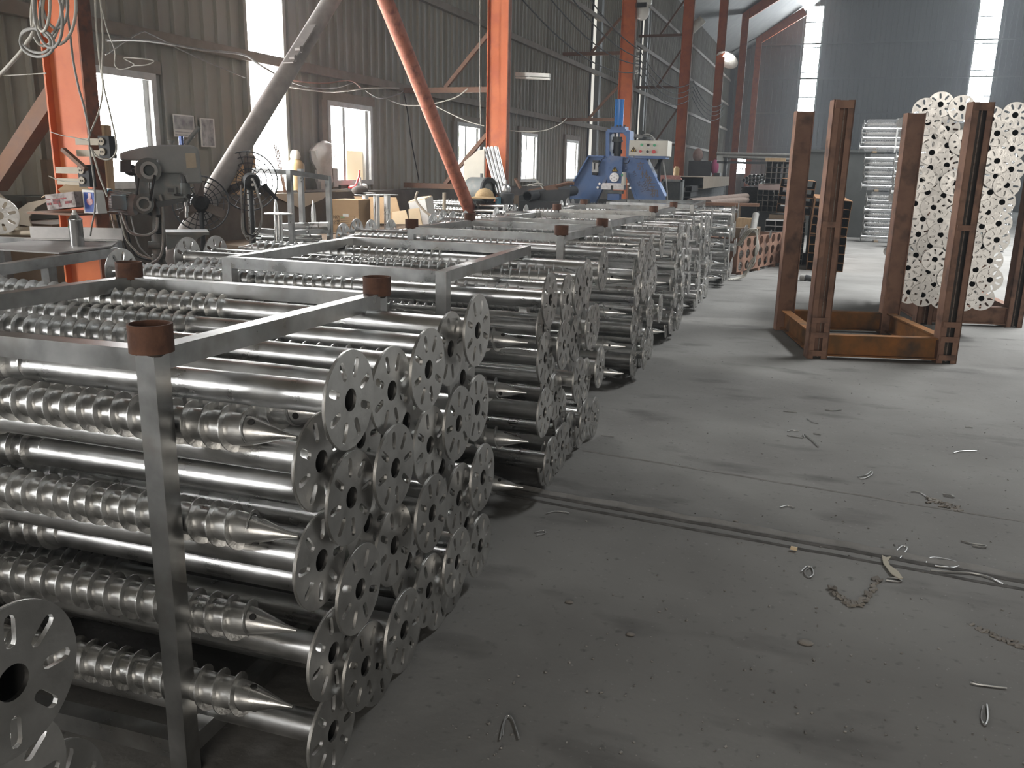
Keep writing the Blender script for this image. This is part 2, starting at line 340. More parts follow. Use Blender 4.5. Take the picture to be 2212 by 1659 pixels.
# windows and translucent strips
def frame_bars(mb, y0, y1, z0, z1, x0, x1, w):
    mb.span((x0,y0,z0),(x1,y0+w,z1)); mb.span((x0,y1-w,z0),(x1,y1,z1)); mb.span((x0,y0+w,z0),(x1,y1-w,z0+w)); mb.span((x0,y0+w,z1-w),(x1,y1-w,z1))
wlab = {0:'overexposed sliding window behind the drill press', 2:'sliding window with a board in its lower corner above the ledge', 3:'small window half hidden behind the second orange column', 4:'narrow window with leaves outside just past the second orange column', 5:'fifth window along the side wall, beside the blue machine', 8:'window left of the view on the side wall', 9:'window behind the camera on the side wall', 10:'last window by the doorway on the side wall'}
slab = {1:'tall blazing white daylight strip behind the grey brace', 6:'dusty translucent strip just before the third orange column', 7:'dusty translucent strip just past the third orange column', 11:'daylight strip left of the view', 12:'daylight strip behind the camera'}
for i, (y0,y1,z0,z1) in enumerate(openings):
    win = thing('window_%d' % (i+1), wlab.get(i) or slab.get(i), 'window', b2w((XW,(y0+y1)/2,z0)), None, 'structure')
    if i in wlab:
        f_ = MB(); frame_bars(f_, y0, y1, z0, z1, XW-.04, XW+.045, .06)
        f_.span((XW-.02,y0+.36,z0),(XW+.02,y0+.42,z1)); f_.span((XW-.045,y1-.12,z0),(XW+.0,y1-.06,z1)); f_.build('window_frame', ALU, win, frame='b')
        p = MB(); p.span((XW-.075,y0-.05,z0-.05),(XW-.065,y1+.05,z1+.05)); p.build('pane', LIT, win, frame='b')
        lt = MB(); lt.span((XW-.01,y0-.10,z1),(XW+.035,y1+.08,z1+.11)); lt.span((XW-.01,y0-.12,z0-.06),(XW+.035,y0,z1)); lt.build('lintel', PURLIN, win, frame='b')
        if i == 2:
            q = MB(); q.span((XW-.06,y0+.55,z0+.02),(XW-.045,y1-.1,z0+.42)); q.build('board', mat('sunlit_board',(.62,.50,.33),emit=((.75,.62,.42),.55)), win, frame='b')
            q = MB(); q.span((XW+.03,y0+.05,z0-.02),(XW+.06,y0+.16,z0+.2)); q.build('catch', ALU, win, frame='b')
        if i in (3,4):
            q = MB()
            for k in range(26):
                a = rnd.uniform(y0,y0+.38); z = rnd.uniform(z0+.35,z1); r_ = rnd.uniform(.03,.07)
                q.sphere((XW-.06,a,z), r_, 6, 4, (.15,1,1))
            q.build('foliage', LEAF, win, frame='b')
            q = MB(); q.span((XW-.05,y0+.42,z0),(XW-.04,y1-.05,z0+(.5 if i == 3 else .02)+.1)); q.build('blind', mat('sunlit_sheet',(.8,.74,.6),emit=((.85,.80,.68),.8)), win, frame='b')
    else:
        p = MB(); p.span((XW-.075,y0-.02,z0-.05),(XW-.065,y1+.02,z1)); p.build('pane', LIT if i in (1,11,12) else FRP, win, frame='b')
        f_ = MB(); f_.span((XW-.05,y0-.05,z0),(XW+.03,y0+.0,z1)); f_.span((XW-.05,y1,z0),(XW+.03,y1+.05,z1))
        if i in (6,7): f_.span((XW-.05,y0+.55,z0),(XW+.07,y0+.72,z1))
        f_.build('edge_strip', CLAD if i not in (6,7) else DARKST, win, frame='b')
blab = ['tall glowing daylight strip in the end wall, seen past the rusty frame', 'tall glowing daylight strip in the end wall above the stacked discs', 'little barred window low in the end wall']
for i, (x0,x1,z0,z1) in enumerate(back_holes):
    win = thing('window_%d' % (i+20), blab[i], 'window', b2w(((x0+x1)/2,YBK,z0)), None, 'structure')
    p = MB(); p.span((x0-.02,YBK+.06,z0-.02),(x1+.02,YBK+.07,z1+.02)); p.build('pane', LITB, win, frame='b')
    f_ = MB(); z = z0
    while z < z1-.1: f_.span((x0,YBK-.05,z),(x1,YBK+.02,z+.045)); z += 1.22 if i < 2 else .28
    if i == 2: f_.span((x0+.4,YBK-.04,z0),(x0+.44,YBK,z1))
    f_.build('crossbar', DARKST, win, frame='b')
# purlins
n_ = 2
for zz in (2.56,3.83,5.08,6.32):
    p = MB(); p.span((XW+.0,-8,zz-.05),(XW+.075,YBK-.2,zz+.05)); struct(p, 'trim_%d' % n_, PURLIN, 'horizontal purlin on the side wall, %s from the bottom' % ORD[n_-2], 'purlin'); n_ += 1
for zz in (1.25,3.0,4.7,6.4,8.1):
    p = MB(); p.span((XW+.2,YBK-.12,zz-.04),(14.8,YBK-.035,zz+.04)); struct(p, 'trim_%d' % n_, CLADB, 'horizontal rail on the far end wall, %s from the bottom' % ORD[n_-6], 'purlin'); n_ += 1
# floor joint, seam
j = MB()
a, b = Vector((-1.5,3.66,0)), Vector((3.5,3.17,0)); t = (b-a).normalized(); nrm = Vector((-t.y,t.x,0))
def strip(mb, off, w, h, jit):
    m = 60; L0, L1 = [], []
    for i in range(m+1):
        p = a.lerp(b,i/m)+nrm*(off+rnd.uniform(-jit,jit)); L0.append(p+nrm*(-w/2-rnd.uniform(0,jit))); L1.append(p+nrm*(w/2+rnd.uniform(0,jit)))
    for i in range(m): mb.add([L0[i]+Vector((0,0,.001)),L0[i+1]+Vector((0,0,.001)),L1[i+1]+Vector((0,0,.001)),L1[i]+Vector((0,0,.001)),L0[i].lerp(L1[i],.5)+Vector((0,0,h)),L0[i+1].lerp(L1[i+1],.5)+Vector((0,0,h))], [(0,1,5,4),(4,5,2,3)])
strip(j, 0, .022, .006, .004); strip(j, .075, .026, .008, .005)
struct(j, 'trim_20', JOINT, 'pair of dark ragged joint lines across the floor', 'floor joint', frame=None)
j = MB(); strip(j, .12, .06, .016, .012); struct(j, 'trim_21', DUST, 'low ridge of swept dust along the floor joint', 'floor joint', frame=None)
j = MB(); a, b = Vector((-1.0,4.42,0)), Vector((3.6,3.87,0)); t = (b-a).normalized(); nrm = Vector((-t.y,t.x,0)); strip(j, 0, .012, .005, .003)
struct(j, 'trim_22', DUST, 'thin raised seam in the concrete beyond the joint', 'floor joint', frame=None)

# steel columns
CY = [4.08,11.13,18.57,25.95,33.4,40.8,48.0]
XP, XM = -4.15, -4.45
clab = ['wide orange steel column hung with cables', 'orange steel column with silver tubes leaning on its foot', 'orange steel column behind the blue machine', 'fourth orange column, beside the control box', 'fifth orange column along the side wall', 'sixth orange column along the side wall', 'last orange column before the end wall']
for i, y in enumerate(CY):
    t = thing('steel_column', clab[i], 'column', b2w((XP-.15,y+.1,0)), 'orange columns along the side wall', 'structure')
    top = roofz(XP)-.02
    w = MB(); w.span((XM+.012,y+.045,0),(XP-.012,y+.055,top)); w.build('web', ORANGE, t, frame='b')
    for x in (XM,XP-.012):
        w = MB(); w.span((x,y,0),(x+.012,y+.10,top)); w.build('flange', ORANGE if x == XM else SHADED_GRIMY, t, frame='b')
    w = MB(); w.span((XM-.06,y-.06,0),(XP+.06,y+.16,.02)); w.build('base_plate', DARKST, t, frame='b')
    if i:
        r = MB(); r.beam((XP-.15,y+.07,top-.25),(-2.2,y+.07,roofz(-2.2)-.3),.14,.4); o = r.build('roof_beam', ORANGE, None, frame='b'); tag(o, 'orange roof beam rising from the %s column' % ORD[i], 'beam', 'roof beams', 'structure')
def wall_brace(yc, rows, near):
    """level struts and slanting knees from a column to the side wall"""
    for k, (z, zk) in enumerate(rows):
        m = MB(); m.span((XW+.05,yc+.02,z-.035),(XM,yc+.07,z+.035))
        m2 = MB(); m2.beam((XM,yc+.05,zk),(XM-.62,yc+.05,z+.03),.05,.05)
        t = thing('wall_strut', 'brown steel strut with slanting knee, %s up the %s' % (ORD[k], near), 'strut', b2w((XM-.6,yc+.05,z)), 'brown struts between columns and wall')
        m.build('strut', BROWN, t, frame='b'); m2.build('knee', BROWN, t, frame='b')
z1 = by(1047,193,CY[1]).z; k1 = by(1047,72,CY[1]).z; z0 = by(950,402,CY[1]).z; k0 = by(1046,289,CY[1]).z
wall_brace(CY[1], [(z0,k0),(z1,k1)], 'second orange column')
wall_brace(CY[2], [(by(1250,258,CY[2]).z,by(1322,185,CY[2]).z),(by(1250,116,CY[2]).z,by(1328,35,CY[2]).z)], 'third orange column')
wall_brace(CY[3], [(2.3,3.3),(3.9,4.9),(5.3,6.2)], 'fourth orange column')
wall_brace(CY[0], [(2.55,3.5)], 'first orange column')
m = MB(); p0 = by(-8,400,CY[0]+.1); p1 = by(104,195,CY[0]+.1); p1.x = XM; m.beam(p0,p1,.10,.10); solo(m, 'steel_angle', BROWN, 'brown diagonal angle bar meeting the first orange column', 'brace', frame='b')
# chevron of two raking pipes between the first and second column
def brace(a, b, name, m, label):
    t = thing(name, label, 'brace', b2w((a.x,a.y,a.z)))
    q = MB(); q.cyl(a, b, .080, n=20); q.build('pipe', m, t, 40, 'b'); return t
g0, g1 = bx(438,452,-4.62), bx(722,-10,-4.62); dv = g1-g0
gb = brace(g0-dv*(g0.z/dv.z), g1+dv*.25, 'brace_pipe', DUSTY, 'thick dust-coated grey pipe slanting across the tall daylight strip')
q = MB(); c = bx(652,88,-4.48); q.beam(c-dv.normalized()*.30, c+dv.normalized()*.22,.012,.10,(1,0,0)); q.build('splice_plate', DUSTY, gb, frame='b')
for d in (-.12,-.24):
    q = MB(); q.cyl(c+dv.normalized()*d+Vector((0,0,0)), c+dv.normalized()*d+Vector((.05,0,0)), .028, n=6); q.build('bolt', DUSTY, gb, frame='b')
h0, h1 = bx(1005,430,-4.3), bx(828,-10,-4.3); dv = h1-h0
brace(h0-dv*(h0.z/dv.z), h1+dv*.25, 'brace_pipe', BRACE, 'faded orange pipe slanting down to the second column')

# ------------------------------------------------------------------ ground screws
RF, RP, RT = .1165, .0385, .054                      # disc, shaft and thread radii
def make_disc(th=.008, nseg=44):
    bm = bmesh.new()
    def loop(pts): 
        vs = [bm.verts.new((0,y,z)) for y, z in pts]
        return [bm.edges.new((vs[i],vs[(i+1) % len(vs)])) for i in range(len(vs))]
    ed = loop([(RF*math.cos(2*PI*i/nseg), RF*math.sin(2*PI*i/nseg)) for i in range(nseg)])
    ed += loop([(.027*math.cos(2*PI*i/20), .027*math.sin(2*PI*i/20)) for i in range(20)])
    for k in range(8):
        a = 2*PI*k/8; c, s_ = math.cos(a), math.sin(a); pts = []
        for cx, a0 in ((.0925,-PI/2),(.061,PI/2)):
            for i in range(5):
                b = a0+PI*i/4; pts.append((cx+.0095*math.cos(b), .0095*math.sin(b)))
        ed += loop([(x*c-y*s_, x*s_+y*c) for x, y in pts])
    bmesh.ops.triangle_fill(bm, use_beauty=True, use_dissolve=False, edges=ed, normal=(1,0,0))
    ex = bmesh.ops.extrude_face_region(bm, geom=bm.faces[:])
    for v in [g for g in ex['geom'] if isinstance(g, bmesh.types.BMVert)]: v.co.x -= th
    bmesh.ops.recalc_face_normals(bm, faces=bm.faces)
    rim = [e for e in bm.edges if e.is_manifold and all(abs(v.co.yz.length-RF) < 1e-4 for v in e.verts) and abs(e.verts[0].co.x-e.verts[1].co.x) < 1e-6]
    bmesh.ops.bevel(bm, geom=rim, offset=.0014, segments=2, affect='EDGES')
    me = bpy.data.meshes.new('flange'); bm.to_mesh(me); bm.free(); me.materials.append(FLANGE)
    me.shade_smooth(); me.set_sharp_from_angle(angle=math.radians(35)); return me
def make_shaft(L, r=RP, n=24, tip=.15, hole=True):
    m = MB(); A = (0,0,0); B = (-1,0,0)
    m.lathe([(.004,r+.010),(.012,r+.004),(.02,r),(L-tip-.02,r),(L-tip,r*.98),(L-tip*.75,r*.84),(L-tip*.5,r*.58),(L-tip*.22,r*.26),(L,.004)], A, B, n, (False,True))
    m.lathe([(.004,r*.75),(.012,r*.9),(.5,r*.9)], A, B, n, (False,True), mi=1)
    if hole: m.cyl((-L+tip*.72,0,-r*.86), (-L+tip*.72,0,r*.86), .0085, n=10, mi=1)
    return m.mesh('shaft', [GALV,INNER], 40)
def make_thread(L, x0, ln, pitch=.042, ri=RP-.002, ro=RT, spt=18, tip=.15):
    m = MB(); k = int(ln/pitch*spt); rs = []
    for i in range(k+1):
        a = 2*PI*i/spt; x = -L+x0+pitch*i/spt
        f_ = min(1, i/(spt*.5), (k-i)/(spt*.5)); o = ri+(ro-ri)*max(f_,.05)
        c, s_ = math.cos(a), math.sin(a)
        rs.append([Vector((x+dx, r*c, r*s_)) for dx, r in ((-.0028,ri),(-.0017,o),(.0017,o),(.0028,ri))])
    m.rings(rs); return m.mesh('thread', THREAD, 40)
LS = 2.32
DISC, SHAFT, HELIX = make_disc(), make_shaft(LS), make_thread(LS, .115, 1.28, .050, spt=22)
def make_screw():
    t = thing('ground_screw', 'galvanised ground screw', 'ground screw')
    for n, me in (('shaft',SHAFT),('thread',HELIX),('flange',DISC)):
        o = bpy.data.objects.new(n, me); C.objects.link(o); o.parent = t
    return t
SCREW = make_screw(); used = []
def screw(loc, label, group, heading=0):
    """heading 0: disc end looks along +x; pi: tip end looks along +x"""
    roll = rnd.uniform(0,2*PI); tilt = rnd.uniform(-.006,.006)
    rot = (roll, tilt, heading+rnd.uniform(-.004,.004))
    if not used:
        used.append(1); SCREW.location = loc; SCREW.rotation_euler = rot; SCREW['label'] = label; SCREW['group'] = group; return SCREW
    return dup(SCREW, loc, rot, label, group)
# the pile pattern: rows seen on the aisle face (x of the disc, y from the near side, z)
FR, MD, BK, DP = -.93, -.955, -.98, -1.01
PILE = [[(FR,.043,.98),(MD,.309,.936),(FR,.49,.956),(BK,.776,.956),(FR,.882,1.0)],
        [(BK,-.009,.842),(DP,.237,.821),(DP,.514,.79),(DP,.957,.822)],
        [(MD,.082,.724),(FR,.273,.739),(MD,.557,.712),(FR,.722,.735),(BK,1.023,.701)],
        [(BK,-.023,.602),(DP,.267,.575),(DP,.778,.565)],
        [(MD,.115,.466),(BK,.364,.474),(FR,.515,.518),(MD,.794,.458),(FR,.95,.48)],
        [(BK,.018,.336),(DP,.519,.35),(DP,1.009,.274)],
        [(MD,.134,.236),(FR,.316,.246),(BK,.605,.217),(MD,.782,.238),(BK,1.071,.168)],
        [(BK,.003,.125),(DP,.318,.119),(DP,.494,.119),(DP,.76,.119),(DP,.88,.119)]]
RACKN = ['the frontmost loaded rack','the second loaded rack','the third loaded rack','the fourth loaded rack','the fifth loaded rack','the farthest loaded rack']
def load(k, y0, sc, rows=PILE, dz=0, dx=0, jit=.006):
    nm = RACKN[k]
    for i, row in enumerate(rows):
        for j_, (x, y, z) in enumerate(row):
            x, y, z = x+dx+(rnd.uniform(-.02,.02) if k else 0), y0+y*sc+(rnd.uniform(-jit,jit) if k else 0), z+dz+(rnd.uniform(-jit,jit) if k and z > .2 else 0)
            screw((x,y,z), f'ground screw disc in {nm}, row {ORD[i]} from top, {ORD[j_]} from near side', 'ground screws with discs toward the aisle')
    tops, low = (TOPS[min(k,2)], LOWS[min(k,1)])
    for i, (y, z) in enumerate(tops+low):
        w = f'{ORD[i]} pointed shaft across the top' if i < len(tops) else f'pointed shaft on near face, {ORD[i-len(tops)]} down'
        o = screw((-1.03+dx-LS+rnd.uniform(-.01,.01), y0-.048+y*sc, z+dz), f'ground screw in {nm}, {w}', 'ground screws with tips toward the aisle', PI)
        if k == 0 and i == len(tops)-1: o.location.y += .14; o.rotation_euler.z = PI-.06
KS = 1.03
def sc3(x, y, z): return x*KS, y*KS, max(EYE-KS*(EYE-z), RF+.003)
PILE = [[sc3(*p) for p in r] for r in PILE]
TOPS = [[(.23,.885),(.46,.865),(.70,.90),(1.12,.90)], [(.22,.94),(.70,.965),(.955,.955)], [(.225,.96),(.455,.985),(.70,.965),(1.09,.95)]]
LOWS = [[(.0,.915),(-.01,.672),(-.01,.43),(-.03,.225)], [(.0,.80),(.0,.57),(.0,.335),(.0,.13)]]
PILE_B = [r[1:] if i % 2 else r for i, r in enumerate(PILE)]
PILE_C = [PILE_B[0][:4]+[(PILE_B[0][4][0],1.03,.985)]]+PILE_B[1:]
load(0, 1.648, 1.0)
load(1, 3.48, 1.08, PILE_C)
load(2, 5.88, 1.0, PILE_B, dx=-.02, dz=-.01)
load(3, 7.60, 1.02, PILE_B, dx=.01)
load(4, 9.34, 1.36, PILE_B, dx=.03)
load(5, 11.78, 1.40, PILE_B, dx=.16, dz=.02)
for x, y, z, w in ((-.99,.806,.781,'largest disc, cut by the bottom left corner'),(-1.03,.80,.585,'disc below the largest one at the bottom left corner'),(-1.06,.90,.466,'low disc peeping between the corner disc and the rack foot')):
    screw((x,y,z), 'ground screw, '+w, 'ground screws nearest the camera')
# stacking racks
def rack(cs, caps, label):
    """cs: the four corners as (x, y, top), near left, near right, far right, far left"""
    t = thing('stacking_rack', label, 'rack', (sum(c[0] for c in cs)/4,sum(c[1] for c in cs)/4,0), 'square tube stacking racks'); w = .05
    for x, y, zt in cs:
        m = MB(); m.box((x,y,zt/2), (w,w,zt-.002)); p = m.build('post', TUBE, t)
        if caps:
            m = MB(); m.pipe((x,y,zt-.008),(x,y,zt+.055),.048,.043,24); m.build('cap_ring', RUSTCAP, p, 40)
            m = MB(); m.tube([(x+.03*math.cos(a),y+.03*math.sin(a),zt-.006+.004*math.sin(3*a)) for a in [2*PI*q/16 for q in range(16)]], .008, 6, True); m.build('weld_bead', NEARBLACK, p, 40)
    for i in range(4):
        a, b = Vector(cs[i]), Vector(cs[(i+1) % 4])
        for nm, drop in (('top_rail',None),('bottom_rail',1)):
            p, q = a.copy(), b.copy()
            if drop: p.z = q.z = .085
            else: p.z -= .025; q.z -= .025
            d = (q-p).normalized()*(w/2); m = MB(); m.beam(p+d, q-d, w*.98, w); m.build(nm, TUBE, t)
    return t
rack([(-2.345,1.51,1.10),(-1.33,1.525,1.10),(-1.344,2.648,1.08),(-2.36,2.621,1.08)],True,'frontmost tube rack with rusty ring caps on its corner posts')
rack([(-2.483,3.40,1.08),(-1.395,3.36,1.08),(-1.455,4.73,1.08),(-2.565,4.72,1.08)],False,'second tube rack from the camera, without ring caps')
rack([(-2.65,5.79,1.08),(-1.52,5.77,1.08),(-1.475,6.87,1.08),(-2.616,6.888,1.08)],True,'third tube rack, with rusty ring caps')
rack([(-2.57,7.45,1.08),(-1.55,7.49,1.08),(-1.485,8.75,1.08),(-2.54,8.70,1.08)],False,'fourth tube rack, without ring caps')
rack([(-2.47,9.15,1.095),(-1.47,9.45,1.095),(-1.46,10.95,1.095),(-2.59,10.9,1.095)],True,'fifth tube rack, with rusty ring caps')
rack([(-2.44,11.7,1.105),(-1.30,11.55,1.105),(-1.36,13.6,1.105),(-2.44,12.9,1.105)],False,'farthest tube rack, nearest the blue machine')

# ------------------------------------------------------------------ the aisle's right side: rusty frames and stacked discs
def rusty_frame(fl, fr, bl, br, h, label, loaded=False):
    fl, fr, bl = Vector((*fl,0)), Vector((*fr,0)), Vector((*bl,0)); br = Vector((*br,0))
    u = (fr-fl).normalized(); v = Vector((-u.y,u.x,0)); ctr = (fl+br)/2
    t = thing('post_frame', label, 'frame', ctr, 'rusty post frames')
    Z = Vector((0,0,1)); R = Matrix((u,v,Z)).transposed()
    W, Dp, lip = .165, .12, .05
    for nm, p, s_ in (('front',fl,1),('front',fr,1),('rear',bl,-1),('rear',br,-1)):
        m = MB()
        for k in (-1,1):                                # two lipped channels facing each other
            m.box(p+u*(k*(W/2-.005))+Z*(h/2), (.010,Dp,h), R); m.box(p+u*(k*(W/2-lip/2))-v*(s_*(Dp/2-.005))+Z*(h/2), (lip,.010,h-.002), R)
        post = m.build('post', RUST, t)
        m = MB(); m.box(p+v*(s_*(Dp/2-.02))+Z*(h/2), (W-.022,.010,h-.006), R); m.build('web', NEARBLACK if p == fr else RUST, post)  # front-right web near-black, the other webs rust brown
        if s_ > 0:
            hs = (.05,.205,.33,1.12,h-.035) if not loaded else (h-.035,)
            for z in hs:
                m = MB(); m.box(p-v*(Dp/2+.004)+Z*z, (W*.86,.012,.045 if z < h-.1 else .06), R); m.build('batten', RUST, post)
            for k in (-1,1):
                m = MB(); m.tube([p+u*(k*.028)+v*(Dp/2-.032)+Z*(h*i/10) for i in range(11)], .005, 5); m.build('weld_seam', WELD, post)
        else:
            m = MB(); m.tube([p-u*(W*.22)+v*(Dp/2+.002)*0-v*(Dp/2-.10)*0-v*.04+Z*(h*i/10) for i in range(11)], .005, 5); m.build('weld_seam', WELD, post)
    zb = .115
    for nm, a, b in (('front_beam',fl,fr),('rear_beam',bl,br),('side_beam',fl,bl),('side_beam',fr,br)):
        d = (b-a).normalized(); o = W/2 if 'side' not in nm else Dp/2; a2, b2 = a+d*o, b-d*o; m = MB()
        m.beam(a2+Z*zb, b2+Z*zb, .012, .17); m.beam(a2+Z*(zb+.085), b2+Z*(zb+.085), .085, .012); m.beam(a2+Z*(zb-.085), b2+Z*(zb-.085), .085, .012)
        m.build(nm, RUSTO if not loaded else RUST, t)
    return t
rusty_frame((.265,7.61), (1.296,7.86), (-.02,8.90), (.965,9.15), 2.09, 'empty rusty frame of four tall posts standing in the aisle')
rusty_frame((1.38,9.95), (2.27,10.15), (1.2,11.3), (2.15,11.5), 2.05, 'rusty frame carrying the tall stack of slotted discs', True)
S4 = 3.867
CENT = [(1385,925),(1515,872),(1685,905),(1405,1025),(1570,1075),(1940,995),(2135,962),(1980,1115),(2140,1108),(1465,1140),(1570,1215),(1438,1275),(2107,1243),(1910,1240),(1980,1345),(1570,1380),(2105,1415),(1430,1402),(1360,1503),(1617,1527),(1520,1495),(1975,1472),(2060,1547),(1690,1190),(1830,1120)]
CENT += [(x,y+1392) for x, y in ((1410,215),(1540,243),(1300,308),(1452,340),(1510,450),(1368,438),(1510,568),(1332,567),(1425,660),(1310,740),(1462,773),(1240,842),(1405,882),(1308,945),(1457,985),(1250,1045),(1363,1067),(1935,215),(2030,297),(1902,380),(1817,310),(1997,475),(1860,500),(1977,610),(1858,668),(1750,630),(1755,753),(1928,787),(1805,860),(1780,980),(1920,942),(1697,1108),(1853,1100),(1650,420),(1640,620),(1610,800),(1590,930),(1530,1090))]
layers = []; rows_seen = {}; stack = []
CENT.sort(key=lambda c: -c[1])
for cx, cy in CENT:
    p = wy(1640+cx/S4, cy/S4, 9.34); p.z = max(p.z, .36)
    k = 0
    while True:
        if k == len(layers): layers.append([])
        if all((p-q).length > .236 for q in layers[k]): layers[k].append(p.copy()); break
        k += 1
    rk = round((p.z-.36)/.17); rows_seen[rk] = rows_seen.get(rk,0)+1
    p.y = 9.30+.022*k
    stack.append((rk, screw(p, 'disc', 'discs in the tall stack behind the rusty frame', -PI/2)))
for rk in set(r for r, o in stack):
    for i, o in enumerate(sorted((o for r, o in stack if r == rk), key=lambda o: o.location.x)): o['label'] = f'slotted disc in the tall stack behind the rusty frame, level {rk+1} up, {ORD[i]} along'

# wrapped bundles of screws farther down the aisle
BSH, BHX = make_shaft(LS, n=12, hole=False), make_thread(LS, .115, 1.28, .05, spt=10)
BDS = make_disc(nseg=24)
def bundle(x, y, z, rows, label):
    t = thing('screw_bundle', label, 'bundle', (x,y,z), 'film wrapped screw bundles'); q = 0
    for r in range(rows):
        for c in range(2):
            q = (r+c) % 2; hd = 0 if q else PI
            for nm, me in (('shaft',BSH),('thread',BHX),('flange',BDS)):
                o = bpy.data.objects.new(nm, me); C.objects.link(o); o.parent = t; o.rotation_euler = (rnd.uniform(0,6),0,hd)
                o.location = ((LS if q else 0)+.02*(c+r % 3), .06+c*.16, .12+r*.105)
    H = .12+rows*.105
    m = MB(); m.span((x+.12,y-.06,z+.03),(x+LS-.10,y+.34,z+H)); m.build('film_wrap', FILM, t)
    for sx in (.75,1.6):
        m = MB(); m.span((x+sx,y-.075,z+.01),(x+sx+.035,y-.068,z+H+.02)); m.span((x+sx,y-.075,z+H+.012),(x+sx+.035,y+.36,z+H+.02)); m.build('strap', STRAP, t)
    for sx in (.3,1.9):
        m = MB(); m.span((x+sx,y-.02,z),(x+sx+.09,y+.36,z+.045)); m.build('bearer', WOOD, t)
b0 = wz(1858,522,.0); BY_ = b0.y
bundle(b0.x,BY_,0,10,'film wrapped screw bundle at the bottom of the far stack')
bundle(b0.x-.12,BY_,1.18,7,'film wrapped screw bundle in the middle of the far stack')
bundle(b0.x-.26,BY_,2.06,6,'film wrapped screw bundle on top of the far stack')
b1 = wz(1917,534,0)
bundle(b1.x,b1.y,0,9,'film wrapped screw bundle standing in front of the far stack, lower one')
bundle(b1.x-.08,b1.y,1.08,8,'film wrapped screw bundle standing in front of the far stack, upper one')
p = wz(1748,508,0); q = wz(1852,506,0)
m = MB(); m.box(((p.x+q.x)/2,24,1.05),(q.x-p.x+.6,.35,2.1)); m.box(((p.x+q.x)/2,24,2.13),(q.x-p.x+.7,.45,.06)); solo(m, 'dark_partition', TARP, 'dark grey boarded partition behind the rusty tubes', 'partition')

# tube stacks, ends toward the camera
def tubes(px, py, y, w, h, cols, rows, lean, m_, where, z0=None, ln=3.4, th=.005, name='square_tube', jig=.012):
    p = wy(px, py, y); p.z = p.z if z0 is None else z0
    me = MB(); me.sqpipe((0,0,0),(0,ln,0), w, h, th); me = me.mesh('square_tube', m_)
    ca, sa = math.cos(lean), math.sin(lean)
    for r in range(rows):
        for c in range(cols):
            a, b = (c+.5)*(w+.002), (r+.5)*(h+.002)
            o = bpy.data.objects.new(name, me); C.objects.link(o); o.rotation_euler = (0,lean,0)
            o.location = (p.x+a*ca+b*sa, y+rnd.uniform(-jig,jig)*3, p.z-a*sa+b*ca+.002)
            tag(o, f'{where}, row {r+1} up, column {c+1} along', 'tube', where+'s')
RTUBE = mat('rusty_tube', (.20,.095,.035), (.30,.15,.06), 7, .1, .7, .9, c3=(.12,.06,.03))
GTUBE = mat('grey_brown_tube', (.19,.165,.14), (.25,.22,.19), 7, .1, .6, .8)
DTUBE = mat('dark_thin_tube', (.24,.23,.225), (.30,.29,.28), 7, .3, .5, .7)
def timber(px, py, y, w, d, h, label, m_=WOOD, z0=None):
    p = wy(px,py,y); z = p.z if z0 is None else z0
    q = MB(); q.box((p.x,y+d/2,z+h/2),(w,d,h)); return solo(q, 'timber_bearer', m_, label, 'timber')
tubes(1742,583,14.9,.138,.138,4,4,.0,RTUBE,'rusty tube in the lowest rusty stack', z0=.0)
E1 = wy(1745,505,14.9)
tubes(1750,500,14.9,.138,.138,4,4,.06,RTUBE,'rusty tube in the leaning stack over the lowest one', z0=.60)
tubes(1676,457,16.3,.146,.146,4,4,.07,RTUBE,'rusty tube in the high stack behind the first post', z0=.86)
tubes(1645,572,15.75,.165,.090,4,8,.0,DTUBE,'thin grey flat tube in the stack by the crate', z0=.0)
timber(1700,470,16.3,.62,.3,.075,'timber bearer between the flat tubes and the high rusty stack', CARDD, z0=.74)
tubes(1634,446,20.0,.115,.115,4,4,0,GTUBE,'grey square tube in the lower far stack', z0=.72)
tubes(1653,388,20.0,.115,.115,4,4,0,GTUBE,'grey square tube in the upper far stack', z0=1.32)
p = wy(1634,446,20); m = MB(); m.box((p.x+.3,21.6,.355),(.5,2.2,.71)); solo(m, 'dark_trestle', DARKST, 'dark trestle block under the grey tube stack', 'trestle')
p = wy(1653,388,20); m = MB(); m.box((p.x+.2,20.25,1.25),(.66,.5,.12)); solo(m, 'paper_sheet', mat('pinkish_paper',(.36,.27,.25),(.42,.33,.30),6,0,.9), 'pinkish wrapped bearer between the two grey tube stacks', 'bearer')
p = wy(1675,345,20); m = MB(); m.box((p.x,20.25,1.83),(.42,.4,.07)); solo(m, 'timber_bearer', WOOD, 'short plank lying on top of the grey tube stack', 'timber')
# round pipes in a honeycomb pile
HEX = [(1525,422),(1580,417),(1638,420),(1705,412),(1472,452),(1523,477),(1580,474),(1634,472),(1688,458),(1430,478),(1475,505),(1516,532),(1570,530),(1624,524),(1678,510)]
me = MB(); me.pipe((0,0,0),(0,1.8,0),.046,.042,16); me = me.mesh('round_pipe', mat('pale_round_pipe',(.42,.40,.37),(.36,.34,.31),9,.3,.5), 40)
for i, (x, y) in enumerate(HEX):
    p = wy(1400+x/6.91, 320+y/6.91, 22.0); o = bpy.data.objects.new('round_pipe', me); C.objects.link(o); o.location = p
    tag(o, 'round pipe with open end in the honeycomb pile, %s row, %s along' % (['top','middle','bottom'][0 if i < 4 else 1 if i < 9 else 2], ORD[i if i < 4 else i-4 if i < 9 else i-9]), 'pipe', 'honeycomb of round pipes')
p, q = wy(1600,401,22), wy(1636,440,22)
m = MB()
for r in range(13):
    for c in range(13):
        m.pipe((p.x+.03+c*.034+(r % 2)*.017,22.05,p.z-.05-r*.034),(p.x+.03+c*.034+(r % 2)*.017,24,p.z-.05-r*.034),.0165,.013,8)
